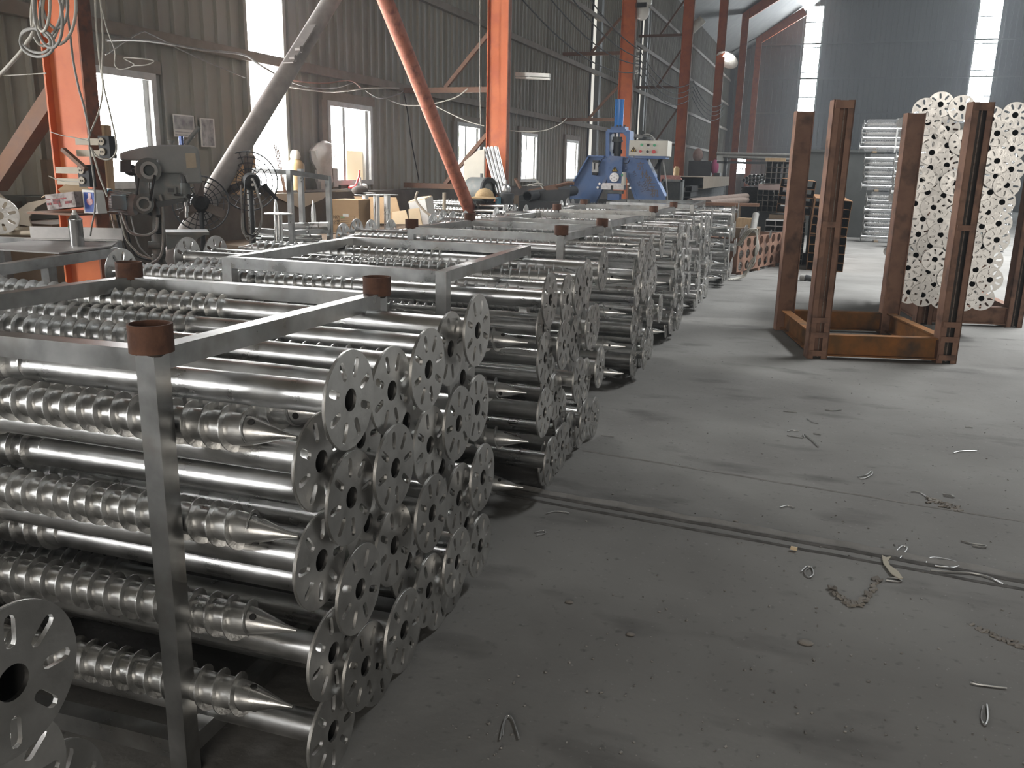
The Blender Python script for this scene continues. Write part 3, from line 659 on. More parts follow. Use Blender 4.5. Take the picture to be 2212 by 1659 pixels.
o = solo(m, 'small_tubes', mat('dark_small_tube',(.12,.10,.09),rough=.7), 'packed small tube ends under the honeycomb pile', 'tubes', None, 'stuff')
m = MB(); m.span((p.x-.1,22.95,0),(q.x-.0,24.5,p.z-.50)); solo(m, 'dark_stand', DARKST, 'dark stand under the packed small tubes', 'stand')
# long beams beside the blue machine
zl = wy(1487,408,17.5).z
for i, l in enumerate(('top','middle','bottom')):
    p = wy(1487-1.5*i,408,17.5); q = MB(); q.sqpipe((p.x,17.5,zl-.108*i),(p.x,25.6,zl-.108*i),.13,.104,.006); solo(q,'long_tube',DARKST, l+' one of the three long dark tubes beside the blue machine','tube','long dark tubes beside the blue machine')
q = MB()
for y in (18,21.5,25): q.span((p.x-.15,y,0),(p.x+.15,y+.2,zl-.27))
solo(q,'beam_trestle',DARKST,'dark blocks under the three long dark tubes','trestle')
p = wy(1500,400,18.6)
q = MB(); q.sqpipe((p.x-.12,18.6,p.z+.05),(p.x-.12,25.6,p.z+.05),.6,.24,.01); solo(q, 'box_beam', mat('brown_grey_beam',(.20,.165,.125),(.25,.21,.165),5,.1,.7), 'long brown box beam lying behind the dark tubes', 'beam')
q = MB(); q.sqpipe((p.x-.6,19.4,p.z+.06),(p.x-.6,25.6,p.z+.06),.3,.22,.01); solo(q, 'box_beam', PURLIN, 'long pale beam lying farthest back behind the dark tubes', 'beam')
q = MB()
for y in (19,22,25): q.span((p.x-.75,y,0),(p.x+.25,y+.2,p.z-.42))
solo(q, 'beam_trestle', DARKST, 'dark trestles under the long beams', 'trestle')
a, b = wy(1430,433,17.4), wy(1478,388,17.4)
q = MB(); q.span((a.x,17.4,0),(b.x,17.45,b.z)); q.span((b.x-.04,17.2,0),(b.x,17.4,b.z)); q.span((a.x,17.2,b.z-.04),(b.x,17.4,b.z)); q.span((a.x,17.2,0),(a.x+.03,17.4,b.z))
solo(q, 'steel_channel', IRON, 'grey steel channel standing between blue machine and dark tubes', 'channel')
a, b = wy(1426,387,17.4), wy(1474,377,17.4)
q = MB(); q.span((a.x,17.42,b.z-.14),(b.x-.04,17.5,b.z-.02)); 
for k in range(4): q.cyl((a.x+.06+k*.11,17.38,b.z-.1),(a.x+.06+k*.11,17.5,b.z-.1),.03,n=8)
solo(q, 'red_fitting', mat('dusty_red',(.33,.13,.11),(.4,.22,.19),7,0,.7), 'dusty red fitting on the grey channel', 'fitting')
a = wy(1461,374,18.8); a.z = p.z+.285
q = MB(); q.cyl((a.x,18.8,a.z-.1),(a.x,18.8,a.z+.06),.06); q.cyl((a.x,18.8,a.z+.06),(a.x,18.8,a.z+.09),.03); solo(q, 'tin_can', BRASS, 'small tin can standing on the brown beam', 'can', smooth=40)
for (x0,y0,x1,y1), l in (((1548,332,1716,335),'upper'),((1562,338,1716,345),'lower')):
    p, q2 = wy(x0,y0,26), wy(x1,y1,26); q = MB(); q.cyl(p,q2,.045,n=10); solo(q,'long_pipe',GREYC,l+' pale pipe lying level across the trestles by the end wall','pipe',smooth=40)
q = MB(); p = wy(1565,345,26)
for dx in (0,2.2): q.span((p.x+dx,25.9,0),(p.x+dx+.08,26.1,p.z+.05))
q.span((p.x-.2,25.9,p.z-.1),(p.x+2.4,26.1,p.z-.04)); solo(q,'pipe_trestle',DARKST,'dark trestle holding the pale level pipes','trestle')
a, b = wy(1488,372,27), wy(1538,348,27); q = MB(); q.span((a.x,26.8,0),(b.x,27.5,b.z)); solo(q,'dark_cabinet',DARKST,'dark cabinet between the fourth and fifth columns','cabinet')
a, b = wy(1538,390,27), wy(1556,374,27); q = MB(); q.span((a.x+.05,26.8,0),(b.x,27.3,b.z)); solo(q,'dark_cabinet',DARKST,'low dark box beside the dark cabinet','box')
q = MB(); a,b = wy(1498,348,27), wy(1517,322,27); q.sphere(((a.x+b.x)/2,27,(a.z+b.z)/2),.2,12,8,(.75,.5,1)); solo(q,'white_sack',mat('dirty_white_sack',(.45,.36,.33),(.35,.2,.17),5,0,.9),'dirty white sack standing on the dark cabinet','sack',smooth=60)
q = MB(); a,b = wy(1536,376,27), wy(1552,346,27); q.sphere(((a.x+b.x)/2,27,(a.z+b.z)/2),.2,12,8,(.6,.5,1.1)); solo(q,'pink_bag',SKIN_P,'pink and grey bag standing beside the fifth column','bag',smooth=60)

# rusty crate with round cut-outs
def holed_plate(a, b, h, z0, cols, rows, th, m_, parent, rad):
    a, b = Vector(a), Vector(b); L_ = (b-a).length; u = (b-a).normalized(); nrm = Vector((u.y,-u.x,0))
    bm = bmesh.new(); ed = []
    def lp(pts):
        vs = [bm.verts.new(tuple(a+u*x+Vector((0,0,z0+z))-Vector(parent.location))) for x, z in pts]
        return [bm.edges.new((vs[i],vs[(i+1) % len(vs)])) for i in range(len(vs))]
    ed += lp([(0,0),(L_,0),(L_,h),(0,h)])
    for r in range(rows):
        for c in range(cols):
            cx, cz = L_*(c+.5)/cols, h*(r+.5)/rows
            ed += lp([(cx+rad*1.25*math.cos(2*PI*k/18), cz+rad*math.sin(2*PI*k/18)) for k in range(18)])
    bmesh.ops.triangle_fill(bm, use_beauty=True, use_dissolve=False, edges=ed, normal=nrm)
    ex = bmesh.ops.extrude_face_region(bm, geom=bm.faces[:])
    for v in [g for g in ex['geom'] if isinstance(g, bmesh.types.BMVert)]: v.co -= nrm*th
    bmesh.ops.recalc_face_normals(bm, faces=bm.faces)
    me = bpy.data.meshes.new('side_panel'); bm.to_mesh(me); bm.free(); me.materials.append(m_)
    o = bpy.data.objects.new('side_panel', me); C.objects.link(o); o.parent = parent; return o
ca, cb2 = wz(1590,596,.0), wz(1683,574,.0); ca.z = cb2.z = 0
cr = thing('rusty_crate', 'rusty steel crate with rows of round cut-outs beyond the racks', 'crate', ((ca+cb2)/2))
holed_plate(ca, cb2, .52, .05, 7, 3, .012, RUST, cr, .072)
off = Vector((-.45,.12,0)); holed_plate(ca+off, cb2+off, .52, .05, 7, 3, .012, RUST, cr, .072)
u = (cb2-ca).normalized()
for p in (ca, cb2): m = MB(); m.beam(p+Vector((0,0,.31)), p+off+Vector((0,0,.31)), .012, .5); m.build('end_panel', RUST, cr)
for f_ in (.12,.5,.88):
    p = ca.lerp(cb2,f_); m = MB(); m.beam(p+Vector((0,0,.025)), p+off+Vector((0,0,.025)), .09, .05); m.build('foot', RUST, cr)
k = 0
for r in range(3):
    for c in range(6):
        if rnd.random() < .25: continue
        p = ca.lerp(cb2,(c+.5)/7)+Vector((-.06-rnd.random()*.05,0,.05+.52*(r+.45)/3)); o = bpy.data.objects.new('loose_disc', DISC); C.objects.link(o); o.location = p
        o.rotation_euler = (rnd.uniform(0,3),rnd.uniform(-.3,.3),-.18+rnd.uniform(-.3,.3)); o.scale = (1,.62,.62)
        tag(o, f'small galvanised disc seen through the crate, {ORD[2-r]} row down, {ORD[c]} hole along', 'disc', 'discs inside the rusty crate')
for i, (x, y, s_) in enumerate(((1611,500,.9),(1602,507,.8),(1665,506,.6))):
    p = wy(x,y,13.6+.4*i); o = bpy.data.objects.new('loose_disc', DISC); C.objects.link(o); o.location = p; o.rotation_euler = (.3,.1,-.2); o.scale = (1,s_,s_)
    tag(o, ['large loose disc standing on top of the rusty crate','second loose disc behind the large one on the crate','small loose ring at the far end of the crate'][i], 'disc', 'discs lying on the crate')
# hoses looped over the crate
q = MB()
for k in range(3):
    q.tube(smoothpts([wy(1592+3*k,530,13.2), wy(1612+5*k,500,13.1), wy(1630+3*k,498,13.1), wy(1638-3*k,540,13.0), wy(1618+5*k,570,13.0), wy(1610-4*k,596,13.0), wz(1585-6*k,604,.012)]), .011, 6)
solo(q, 'looped_hose', PALEC, 'pale hose looped over the front of the rusty crate', 'hose', smooth=60)
# heap behind the crate
heap = [((1590,440),(1600,436),(1648,440),'brown flat bar lying across the scrap behind the racks',RUSTO),]
p, q2 = wy(1520,440,15.3), wy(1640,443,15.3); m = MB(); m.span((p.x+.35,15.2,0),(q2.x-.3,15.4,q2.z-.03)); solo(m,'dark_block',CARDD,'dark block under the brown flat bar','block'); m = MB(); m.beam(p,q2,.16,.05); solo(m,'steel_bar',BROWN,'brown flat bar lying across the scrap behind the farthest rack','bar')
p, q2 = wy(1590,486,14.6), wy(1628,486,14.6); p.z = q2.z = .745; m = MB(); m.beam(p,q2,.1,.15); solo(m,'wooden_block',WOOD,'timber block in the scrap beyond the farthest discs','timber')
p, q2 = wy(1633,462,14.4), wy(1626,500,14.2); m = MB(); m.cyl(p,q2,.05,n=14); solo(m,'short_pipe',GREYC,'stubby brown pipe leaning in the scrap beyond the discs','pipe',smooth=40)
for i, (x0,y0,x1,y1) in enumerate(((1490,437,1612,424),(1530,440,1612,432))):
    p, q2 = wy(x0,y0,16.2), wy(x1,y1,20); m = MB(); m.cyl(p,q2,.07,n=14); solo(m,'scrap_pipe',mat('brown_pipe',(.16,.12,.10),(.22,.17,.14),7,.1,.7),['longer','shorter'][i]+' brown pipe lying under the dark tubes','pipe','brown pipes under the dark tubes',smooth=40)
m = MB(); m.span((p.x-.5,17.0,0),(p.x+.25,17.3,p.z-.10)); solo(m,'dark_block',DARKST,'dark block under the brown pipes','block')
m = MB(); p, q2 = wy(1590,486,14.6), wy(1628,486,14.6); m.span((p.x-.12,14.35,0),(q2.x+.1,14.95,.672)); solo(m,'dark_pallet',CARDD,'dark low pile of material behind the farthest rack','pallet')
# hammer-like pipe on the floor, puck, lump
p, q2 = wz(1733,600,.04), wz(1765,604,.035); d = (q2-p)
t = thing('pipe_offcut','short bent pipe lying on floor behind the rusty post','pipe',p)
m = MB(); m.tube([p, p+d*.35+Vector((0,0,.01)), p+d*.75, q2+Vector((.12,-.02,0))],[.042,.042,.036,.034],14); m.build('shaft',DARKST,t,50)
m = MB(); m.pipe(p-d.normalized()*.02,p+d.normalized()*.05,.052,.036,16); m.build('collar',GREYC,t,50)
p = wz(1835,748,0); m = MB(); m.lathe([(0,.045),(.012,.05),(.02,.048),(.022,.02)],p,p+Vector((0,0,.1)),18); solo(m,'steel_puck',DARKST,'dark round puck lying on the bare floor beyond the joint','puck',smooth=40)

# ------------------------------------------------------------------ along the side wall: welding table and its can
ZT = 1.035
def lbl(mb, name, m_, label, cat, **k): return solo(mb, name, m_, label, cat, **k)
tb = thing('welding_table', 'grey steel welding table under the spray can', 'table', (-4.1,3.3,0))
e1, e2 = wz(247,533,ZT), wz(-40,574,ZT); e3 = wz(258,520,ZT); e4 = wz(58,516,ZT)
m = MB(); m.prism([wz(253,526,ZT),wz(240,535,ZT),wz(128,549,ZT),wz(-5,541,ZT),wz(-60,541,ZT),wz(-60,531,ZT),wz(10,528,ZT),wz(60,522,ZT)], (0,0,.008)); m.build('top_plate', mat('scuffed_steel_plate',(.26,.25,.24),(.36,.35,.335),4,.7,.5,.65), tb)
m = MB(); m.beam(e1-Vector((0,0,.028)), e2-Vector((0,0,.028)), .05,.05); m.build('front_rail', TUBE, tb)
m = MB(); m.beam(e3-Vector((0,0,.028)), e4-Vector((.6,0,.028)), .05,.05); m.build('end_rail', TUBE, tb)
m = MB(); m.beam(e3+Vector((0,.03,.035)), e4+Vector((0,.03,.035)), .006,.075); m.beam(e3+Vector((0,0,.002)), e4+Vector((0,0,.002)), .06,.006); m.build('upstand', mat('pale_angle_iron',(.55,.53,.51),(.42,.41,.40),6,.5,.45,.6), tb)
for p in (e1, e1.lerp(e2,.55), e3+Vector((-.9,0,0)), e2):
    m = MB(); m.beam((p.x-.01,p.y,ZT-.055),(p.x-.01,p.y,0),.05,.05,(0,1,0)); m.build('leg', TUBE, tb)
c = wz(168,531,ZT+.008)
sc = thing('spray_can','silver spray can with white nozzle on the welding table','spray can',c); k = (c-O).dot(ROWS[2])/FPX
m = MB(); m.lathe([(0,13.5*k),(2*k,14*k),(54*k,14*k),(55*k,14.6*k),(57*k,14.4*k),(60*k,11*k),(64*k,8.5*k),(66*k,7*k)], c, c+Vector((0,0,1)), 24); m.build('can', CANM, sc, 40)
m = MB(); m.lathe([(66*k,5.5*k),(70*k,5.5*k),(71*k,4*k),(76*k,3.6*k)], c, c+Vector((0,0,1)), 16); m.build('nozzle', WHITE, sc, 40)
m = MB()
for i in range(9):
    a = 3.5+i*.14
    if i < 3: m.box(c+Vector((14.1*k*math.cos(a),14.1*k*math.sin(a),k*(22+i*9))),(1.5*k,3*k,5*k),Matrix.Rotation(a,3,'Z'))
m.build('printing', GREEN, sc)
# shelf plate on the first column with carton and jug
YS = 4.02
def q4(px, py, dy=0): return wy(px,py,YS+dy)
a, b = q4(98,455), q4(203,452)
m = MB(); m.span((a.x,YS-.13,a.z-.012),(b.x,YS+.18,a.z)); solo(m,'shelf_plate',BROWN,'thin steel shelf plate welded across the first orange column','shelf')
bx_ = thing('torn_carton','torn open printed carton on the column shelf','carton',(a.x+.15,YS,a.z))
p, r = q4(108,453,-.06), q4(176,420,-.06)
R = Matrix.Rotation(-.12,3,'Y')
m = MB(); ctr = Vector(((p.x+r.x)/2,YS-.03,a.z+.065)); m.box(ctr,(.21,.13,.085),R); m.build('box', mat('printed_grey_card',(.42,.37,.35),(.30,.26,.25),18,0,.8,c3=(.12,.10,.09),s3=25), bx_)
m = MB(); m.prism([ctr+R@Vector((-.105,.06,.043)),ctr+R@Vector((.105,.06,.043)),ctr+R@Vector((.11,.02,.075)),ctr+R@Vector((-.01,.0,.092)),ctr+R@Vector((-.09,.02,.07))],(0,.003,0)); m.prism([ctr+R@Vector((-.105,-.06,.043)),ctr+R@Vector((-.105,.06,.043)),ctr+R@Vector((-.15,.05,.035)),ctr+R@Vector((-.15,-.05,.03))],(0,0,.003)); m.build('flap', CARDL, bx_)
m = MB()
for dx, dz, w, h in ((-.085,-.01,.03,.012),(-.085,.015,.03,.005),(.055,-.012,.05,.014),(-.03,.0,.05,.03),(.02,.012,.05,.006),(-.01,-.025,.02,.015)): m.box(ctr+R@Vector((dx,-.0655,dz)),(w,.002,h),R)
m.build('printing', mat('red_black_print',(.35,.04,.04),(.03,.03,.03),60,0,.7), bx_)
a2, b2 = q4(181,451,-.05), q4(203,402,-.05)
jg = thing('plastic_jug','blue and white printed plastic jug standing on the column shelf','jug',(a2.x,YS,a.z))
m = MB(); w = b2.x-a2.x; h = b2.z-a2.z; m.prism([(a2.x,YS-.05,a.z),(b2.x+.01,YS-.05,a.z),(b2.x,YS-.05,a.z+h*.9),(b2.x-.01,YS-.05,a.z+h),(a2.x+.0,YS-.05,a.z+h*1.02)],(0,.07,0)); m.build('body', WHITE, jg)
m = MB(); m.box(((a2.x+b2.x)/2+.004,YS-.052,a.z+h*.48),(w*.82,.003,h*.86)); m.build('label', PLASB, jg)
m = MB(); m.sphere(((a2.x+b2.x)/2+.008,YS-.055,a.z+h*.52),.022,12,8,(1,.1,1)); m.box(((a2.x+b2.x)/2+.012,YS-.055,a.z+h*.78),(.02,.003,.025)); m.build('label_motif', mat('label_motif',(.75,.72,.74),(.55,.15,.2),30,0,.5), jg)
# socket boards on the first column
def sockets(px, py, s, label, nm):
    c = q4(px,py,-.02); t = thing('socket_strip',label,'socket strip',c)
    m = MB(); m.box(c,(.075*s,.05,.12*s)); m.build('housing', BLACK, t)
    for dz in (.03,-.025):
        m = MB(); m.cyl(c+Vector((-.012,-.026,dz*s)),c+Vector((-.012,-.032,dz*s)),.021*s,n=14); f_ = m.build('socket_face', BEIGE, t)
        m = MB()
        for dx in (-.007,.007): m.box(c+Vector((-.012+dx,-.0335,dz*s)),(.004,.003,.010))
        m.build('slot', BLACK, f_)
    m = MB()
    for dz in (.028,-.035): m.box(c+Vector((-.13*s,.005,dz*s)),(.17*s,.02,.035*s))
    m.build('mounting_batten', BEIGE, t); return t
sockets(188,380,1.0,'black double socket on pale battens above the shelf of the first column','lower')
sockets(232,318,1.0,'black double socket tied to the timber post beside the first column','upper')
tp, bt = wy(224,270,5.35), wy(226,450,5.35)
m = MB(); m.beam((bt.x+.0,5.35,0),tp,.07,.07,(0,1,0)); solo(m,'timber_post',WOOD,'weathered timber post standing just behind the first orange column','timber')
# cables on the first column
def cable(pts, r, m_, label, cat='cable', nm='cable', n=6, group=None):
    m = MB(); m.tube(smoothpts(pts), r, n); return solo(m, nm, m_, label, cat, group, smooth=60)
coil = thing('hose_coil','coil of dusty grey hoses hung high on the first orange column','hose',q4(100,40,-.25))
def loop(cx, cy, rx, ry, tilt, r, m_, dy):
    m = MB(); pts = []
    for i in range(28):
        a = 2*PI*i/28; x, y = rx*math.cos(a), ry*math.sin(a); pts.append(q4(cx+x*math.cos(tilt)-y*math.sin(tilt), cy+x*math.sin(tilt)+y*math.cos(tilt), dy-.03*math.cos(a)))
    m.tube(pts, r, 8, True); m.build('hose_loop', m_, coil, 60)
for i, (cx,cy,rx,ry,tl) in enumerate(((100,22,32,78,.08),(112,10,24,70,.15),(118,0,28,62,-.1),(128,20,36,76,.05),(77,88,34,24,.45),(80,92,37,30,.3),(92,8,16,60,0),(104,30,30,74,-.12))): loop(cx,cy,rx,ry,tl,.0078,GREYC if i % 3 else PALEC,-.16-.015*i)
m = MB(); m.tube(smoothpts([q4(74,-20,-.2),q4(74,60,-.2),q4(56,95,-.2),q4(40,118,-.2),q4(0,161,-.2),q4(-30,180,-.2)]),.010,8); m.build('hose_tail', PALEC, coil, 60)
CB_ = ((((205,-10),(208,60),(216,140),(222,190),(214,240),(196,285),(192,300)),.0048,PALEC,'pale cable dropping down the right edge of the first column'),
      (((216,-10),(222,80),(222,170),(238,245),(250,300),(250,330),(234,345),(210,338),(196,318)),.0048,PALEC,'pale cable dropping past the window and looping back under the upper socket'),
      (((140,-10),(150,60),(158,130),(170,190),(180,225),(190,270),(194,290)),.006,GREYC,'grey cable hanging down the orange face of the first column'),
      (((192,300),(196,340),(204,400),(205,450),(198,490),(195,510)),.0048,GREYC,'grey cable running down below the shelf of the first column'),
      (((196,318),(205,345),(215,380),(228,415),(232,425)),.0048,PALEC,'short pale cable from the socket to the motor'),
      (((110,285),(135,293),(160,297),(190,304)),.003,PALEC,'thin pale wire strung level across the first column'),
      (((105,380),(130,390),(160,392),(182,394)),.003,PALEC,'thin pale wire running into the lower socket'),
      (((-10,164),(40,162),(100,158)),.003,PALEC,'thin wire strung from the left to the first column'),
      (((213,-10),(230,60),(248,110),(248,140),(262,150),(290,140),(268,125),(330,130),(318,140),(288,142)),.003,PALEC,'thin wire tangled above the first window'))
for i, (pts, r, m_, l) in enumerate(CB_): cable([q4(x,y,-.10-.012*i) for x, y in pts], r, m_, l)
m = MB(); p, q = q4(136,322,-.06), q4(186,366,-.06); m.beam(p,q,.02,.03,(0,1,0)); solo(m,'steel_strap',BROWN,'short rusty flat bar fixed slanting on the first column','bar')
# dark clutter left of the first column
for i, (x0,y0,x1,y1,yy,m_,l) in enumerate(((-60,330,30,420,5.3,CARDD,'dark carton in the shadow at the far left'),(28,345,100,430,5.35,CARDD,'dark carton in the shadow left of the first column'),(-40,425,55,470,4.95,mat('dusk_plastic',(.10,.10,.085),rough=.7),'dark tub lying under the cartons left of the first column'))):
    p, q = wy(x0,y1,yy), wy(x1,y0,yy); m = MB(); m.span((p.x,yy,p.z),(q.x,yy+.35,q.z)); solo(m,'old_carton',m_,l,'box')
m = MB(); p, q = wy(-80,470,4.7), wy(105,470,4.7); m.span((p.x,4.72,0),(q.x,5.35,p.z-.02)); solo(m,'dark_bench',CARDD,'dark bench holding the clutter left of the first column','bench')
m = MB(); bp_ = [wy(*z_) for z_ in ((36,455,4.6),(60,438,4.6),(108,428,4.6),(104,434,4.6),(78,448,4.6),(62,470,4.6),(68,490,4.6),(38,484,4.6))]; m.prism(bp_,(0,.01,0)); m.prism([wy(-10,410,4.62),wy(22,440,4.62),wy(46,470,4.62),wy(40,490,4.62),wy(-10,480,4.62)],(0,.01,0)); solo(m,'beige_offcut',mat('dusty_beige_sheet',(.44,.38,.29),(.38,.33,.26),6,0,.8),'curved beige sheet offcuts lying left of the first column','offcut')
for i, (x0,y0,x1,y1) in enumerate(((-20,493,120,498),(-20,503,105,503))):
    p, q = wy(x0,y0,4.45-.05*i), wy(x1,y1,4.45-.05*i); m = MB(); m.pipe(p,q,.018,.014,12); solo(m,'plastic_tube',BEIGE,['upper','lower'][i]+' pale tube lying behind the welding table','tube','pale tubes behind the welding table',smooth=40)
o = bpy.data.objects.new('loose_disc', DISC); C.objects.link(o); o.location = wy(-2,466,4.3); o.rotation_euler = (.25,.1,-.9); tag(o,'loose slotted disc propped behind the welding table at the left edge','disc')

# ------------------------------------------------------------------ drill press
YD = 4.85
_b = wy(345,450,YD); ND = (_b-O); ND.z = 0; ND.normalize(); UD = Vector((ND.y,-ND.x,0)); RD = Matrix((UD,ND,Vector((0,0,1)))).transposed()
def qd(px, py, dy=0):                             # the drill stands square to the aisle's view of it
    r = ray(px,py); return O+r*(((_b+ND*dy)-O).dot(ND)/r.dot(ND))
dr = thing('drill_press','grey bench drill press with exposed belt pulleys and blue motor','drill press',(qd(345,588).x,YD,0))
kd = (qd(345,450)-O).dot(ROWS[2])/FPX
def cy(px, p0, p1, r, r1=None, dy=0, n=20): m = MB(); m.cyl(qd(px,p0,dy), Vector((qd(px,p0,dy).x,qd(px,p0,dy).y,qd(px,p1,dy).z)), r*kd, None if r1 is None else r1*kd, n); return m
st = MB(); b0_ = qd(345,592); st.span((b0_.x-.16,b0_.y-.16,0),(b0_.x+.16,b0_.y+.16,b0_.z-.01)); 
m = MB(); m.box((b0_.x,b0_.y,b0_.z+.016),(58*kd,.26,.05),RD); m.lathe([(0,21*kd),(.03,17*kd),(.05,14*kd),(24*kd,13.5*kd)],(b0_.x,b0_.y,b0_.z+.035),(b0_.x,b0_.y,9),20); m.build('base', IRON, dr, 40)
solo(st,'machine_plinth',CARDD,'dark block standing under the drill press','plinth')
m = cy(344,565,345,8.5); m.build('column', IRON, dr, 40)
m = MB()
for i in range(9): c = qd(342,505-i*4.6); m.lathe([(0,8.6*kd),(2.3*kd,10.5*kd),(4.6*kd,8.6*kd)],c,c+Vector((0,0,1)),16,(False,False))
m.build('bellows', DARKST, dr, 40)
m = cy(344,548,505,13.5); m.cyl(qd(320,530,-.03),qd(346,530,-.03),8.5*kd,n=16); c = qd(343,556); m.lathe([(0,13*kd),(10*kd,15*kd)],c-Vector((0,0,3*kd)),c+Vector((0,0,1)),18); m.build('table_bracket', IRON, dr, 40)
a, b = qd(358,502,-.13), qd(452,502,-.13)
m = MB(); b.z = a.z; up_ = Vector((0,0,1)); m.prism([a,b,b-up_*.02,a-up_*.02],ND*.27); m.prism([a-up_*.02+ND*.02,b-up_*.02-UD*.03+ND*.02,b-up_*.055-UD*.10+ND*.02,a-up_*.12+ND*.02],ND*.22); m.build('work_table', IRON, dr)
poly = [(257,331),(276,325),(305,318),(345,313),(372,313),(412,314),(426,318),(431,332),(434,372),(437,396),(404,396),(400,380),(392,375),(343,375),(341,362),(338,348),(259,347)]
m = MB(); m.prism([qd(x,y,-.12) for x, y in poly],ND*.22); cov = m.build('belt_cover', BELTC, dr); bv = cov.modifiers.new('soft','BEVEL'); bv.width = .018; bv.segments = 3; bv.limit_method = 'ANGLE'; bv.angle_limit = .6
m = MB(); m.prism([qd(x,y,-.11) for x, y in ((259,347),(282,347),(282,373),(259,372))],ND*.18); m.build('cover_skirt', DARKST, dr)
m = MB(); m.prism([qd(x,y,-.124) for x, y in ((400,331),(422,331),(425,362),(403,364))],ND*.003); m.build('nameplate', BEIGE, dr)
m = cy(370,314,304,4.5); m.cyl(qd(370,306),qd(370,303.5),7.5*kd,n=14); m.build('top_knob', IRON, dr, 40)
m = cy(392,313,294,4.8); m.build('top_spindle', mat('blue_steel',(.12,.17,.36),metal=.7,rough=.25), dr, 40)
m = MB(); m.tube(smoothpts([qd(402,311),qd(414,294),(qd(430,275))]),.014,8); m.build('lever', IRON, dr, 60)
m = MB(); m.prism([qd(x,y,-.02) for x, y in ((286,360),(318,350),(322,430),(312,436),(295,415))],ND*.10); m.prism([qd(x,y,-.08) for x, y in ((332,372),(395,372),(398,415),(410,424),(405,436),(345,438),(334,425))],ND*.2); m.build('head_casting', IRON, dr)
m = MB(); c = qd(318,367,-.19)
ax = Vector((.80,-.60,-.04)).normalized()
m.lathe([(0,22*kd),(.012,22*kd),(.018,19*kd),(.03,22.5*kd),(.036,20*kd),(.05,24*kd),(.056,21*kd),(.07,25*kd),(.078,25*kd),(.08,17*kd),(.05,14*kd)],c-ax*.04,c+ax,26,(True,True)); up_ = m.build('pulley', IRON, dr, 40)
m = MB(); m.pipe(c+ax*.0405,c+ax*.046,17.5*kd,11*kd,24); m.build('pulley_rim', ALU, up_, 40)
m = MB(); c0 = qd(281,367,-.05); m.cyl(c0-ax*.02,c0+ax*.05,12*kd,n=20); m.cyl(c0+ax*.05,c0+ax*.10,3.5*kd,n=10); m.beam(c0+ax*.08,c-ax*.03,.02,.025); m.build('tension_arm', DARKST, dr, 40)
# motor
mc, md = qd(262,438,-.08), Vector((.92,.34,-.12)).normalized()
a = mc-md*.10-ND*.04
m = MB(); m.lathe([(0,20*kd),(.02,22*kd),(.10,23*kd),(.18,23*kd),(.20,20*kd)],a,a+md,28); mo = m.build('motor', mat('motor_grey',(.33,.34,.34),(.40,.40,.39),8,.1,.5), dr, 40)
m = MB()
for i in range(26):
    an = 2*PI*i/26; u = md.orthogonal().normalized(); w = md.cross(u); rr = u*math.cos(an)+w*math.sin(an); m.beam(a+md*.05+rr*23*kd,a+md*.165+rr*23*kd,.004,.012,rr)
m.build('cooling_fins', IRON, mo)
m = MB(); m.lathe([(-.055,9*kd),(-.05,16*kd),(-.035,22*kd),(.0,25.5*kd),(.03,26*kd)],a,a+md,28); m.build('fan_cowl', SKYBL, mo, 40)
m = MB(); cc = qd(254,437,-.20); m.box(cc,(22*kd,.05,28*kd),RD); m.box(cc+UD*(13*kd),(8*kd,.06,30*kd),RD); m.build('terminal_box', SKYBL, mo)
pc = qd(310,440,-.20)
m = MB(); m.lathe([(0,17*kd),(.02,19.5*kd),(.026,17*kd),(.036,20*kd),(.042,18*kd),(.055,20.5*kd),(.06,15*kd),(.045,9*kd)],pc-ax*.045,pc+ax,26); mp_ = m.build('motor_pulley', IRON, dr, 40)
m = MB(); m.pipe(pc+ax*.0105,pc+ax*.015,15*kd,10.5*kd,22); m.build('pulley_rim', ALU, mp_, 40)
m = MB(); m.tube([c+ax*.0+Vector((-20*kd,0,2*kd)),pc+Vector((-18.5*kd,0,4*kd))],.008,6); m.tube([c+Vector((18*kd,.0,-10*kd)),pc+Vector((17*kd,0,6*kd))],.008,6); m.build('drive_belt', BLACK, dr, 60)
m = MB(); m.box(qd(280,459,-.05),(50*kd,.14,.014),RD); m.cyl(qd(310,455,-.05),qd(330,465,0),.012,n=8); m.build('motor_plate', DARKST, dr)
m = cy(398,396,372,9.5,dy=-.06); m.build('quill_collar', DARKST, dr, 40)
m = cy(400,420,395,11,dy=-.06); m.cyl(qd(401,420,-.06),qd(401,426,-.06),8*kd,n=16); m.build('spindle_sleeve', IRON, dr, 40)
m = cy(402,470,424,4.6,dy=-.06); m.cyl(qd(402,446,-.06),qd(402,458,-.06),5.5*kd,n=14); m.build('chuck', STEEL, dr, 40)
m = MB(); m.box(qd(370,411,-.11),(20*kd,.03,14*kd),RD); sw = m.build('switch_box', IRON, dr)
m = MB(); m.box(qd(369,411,-.128),(12*kd,.004,8*kd),RD); m.build('switch_plate', DARKST, sw)
m = MB()
m.prism([qd(x,y,-.14) for x, y in ((335,436),(398,428),(398,434),(360,446),(338,448))],ND*.2); m.cyl(qd(378,420,-.1),qd(388,420,-.14),3*kd,n=8); m.build('depth_bracket', DARKST, dr)
m = MB(); h0_ = qd(408,424,-.1); m.sphere(h0_,5*kd,8,6); m.tube([h0_,h0_+Vector((.07,0,.01))],.006,6); m.build('feed_handle', BLACK, dr, 60)
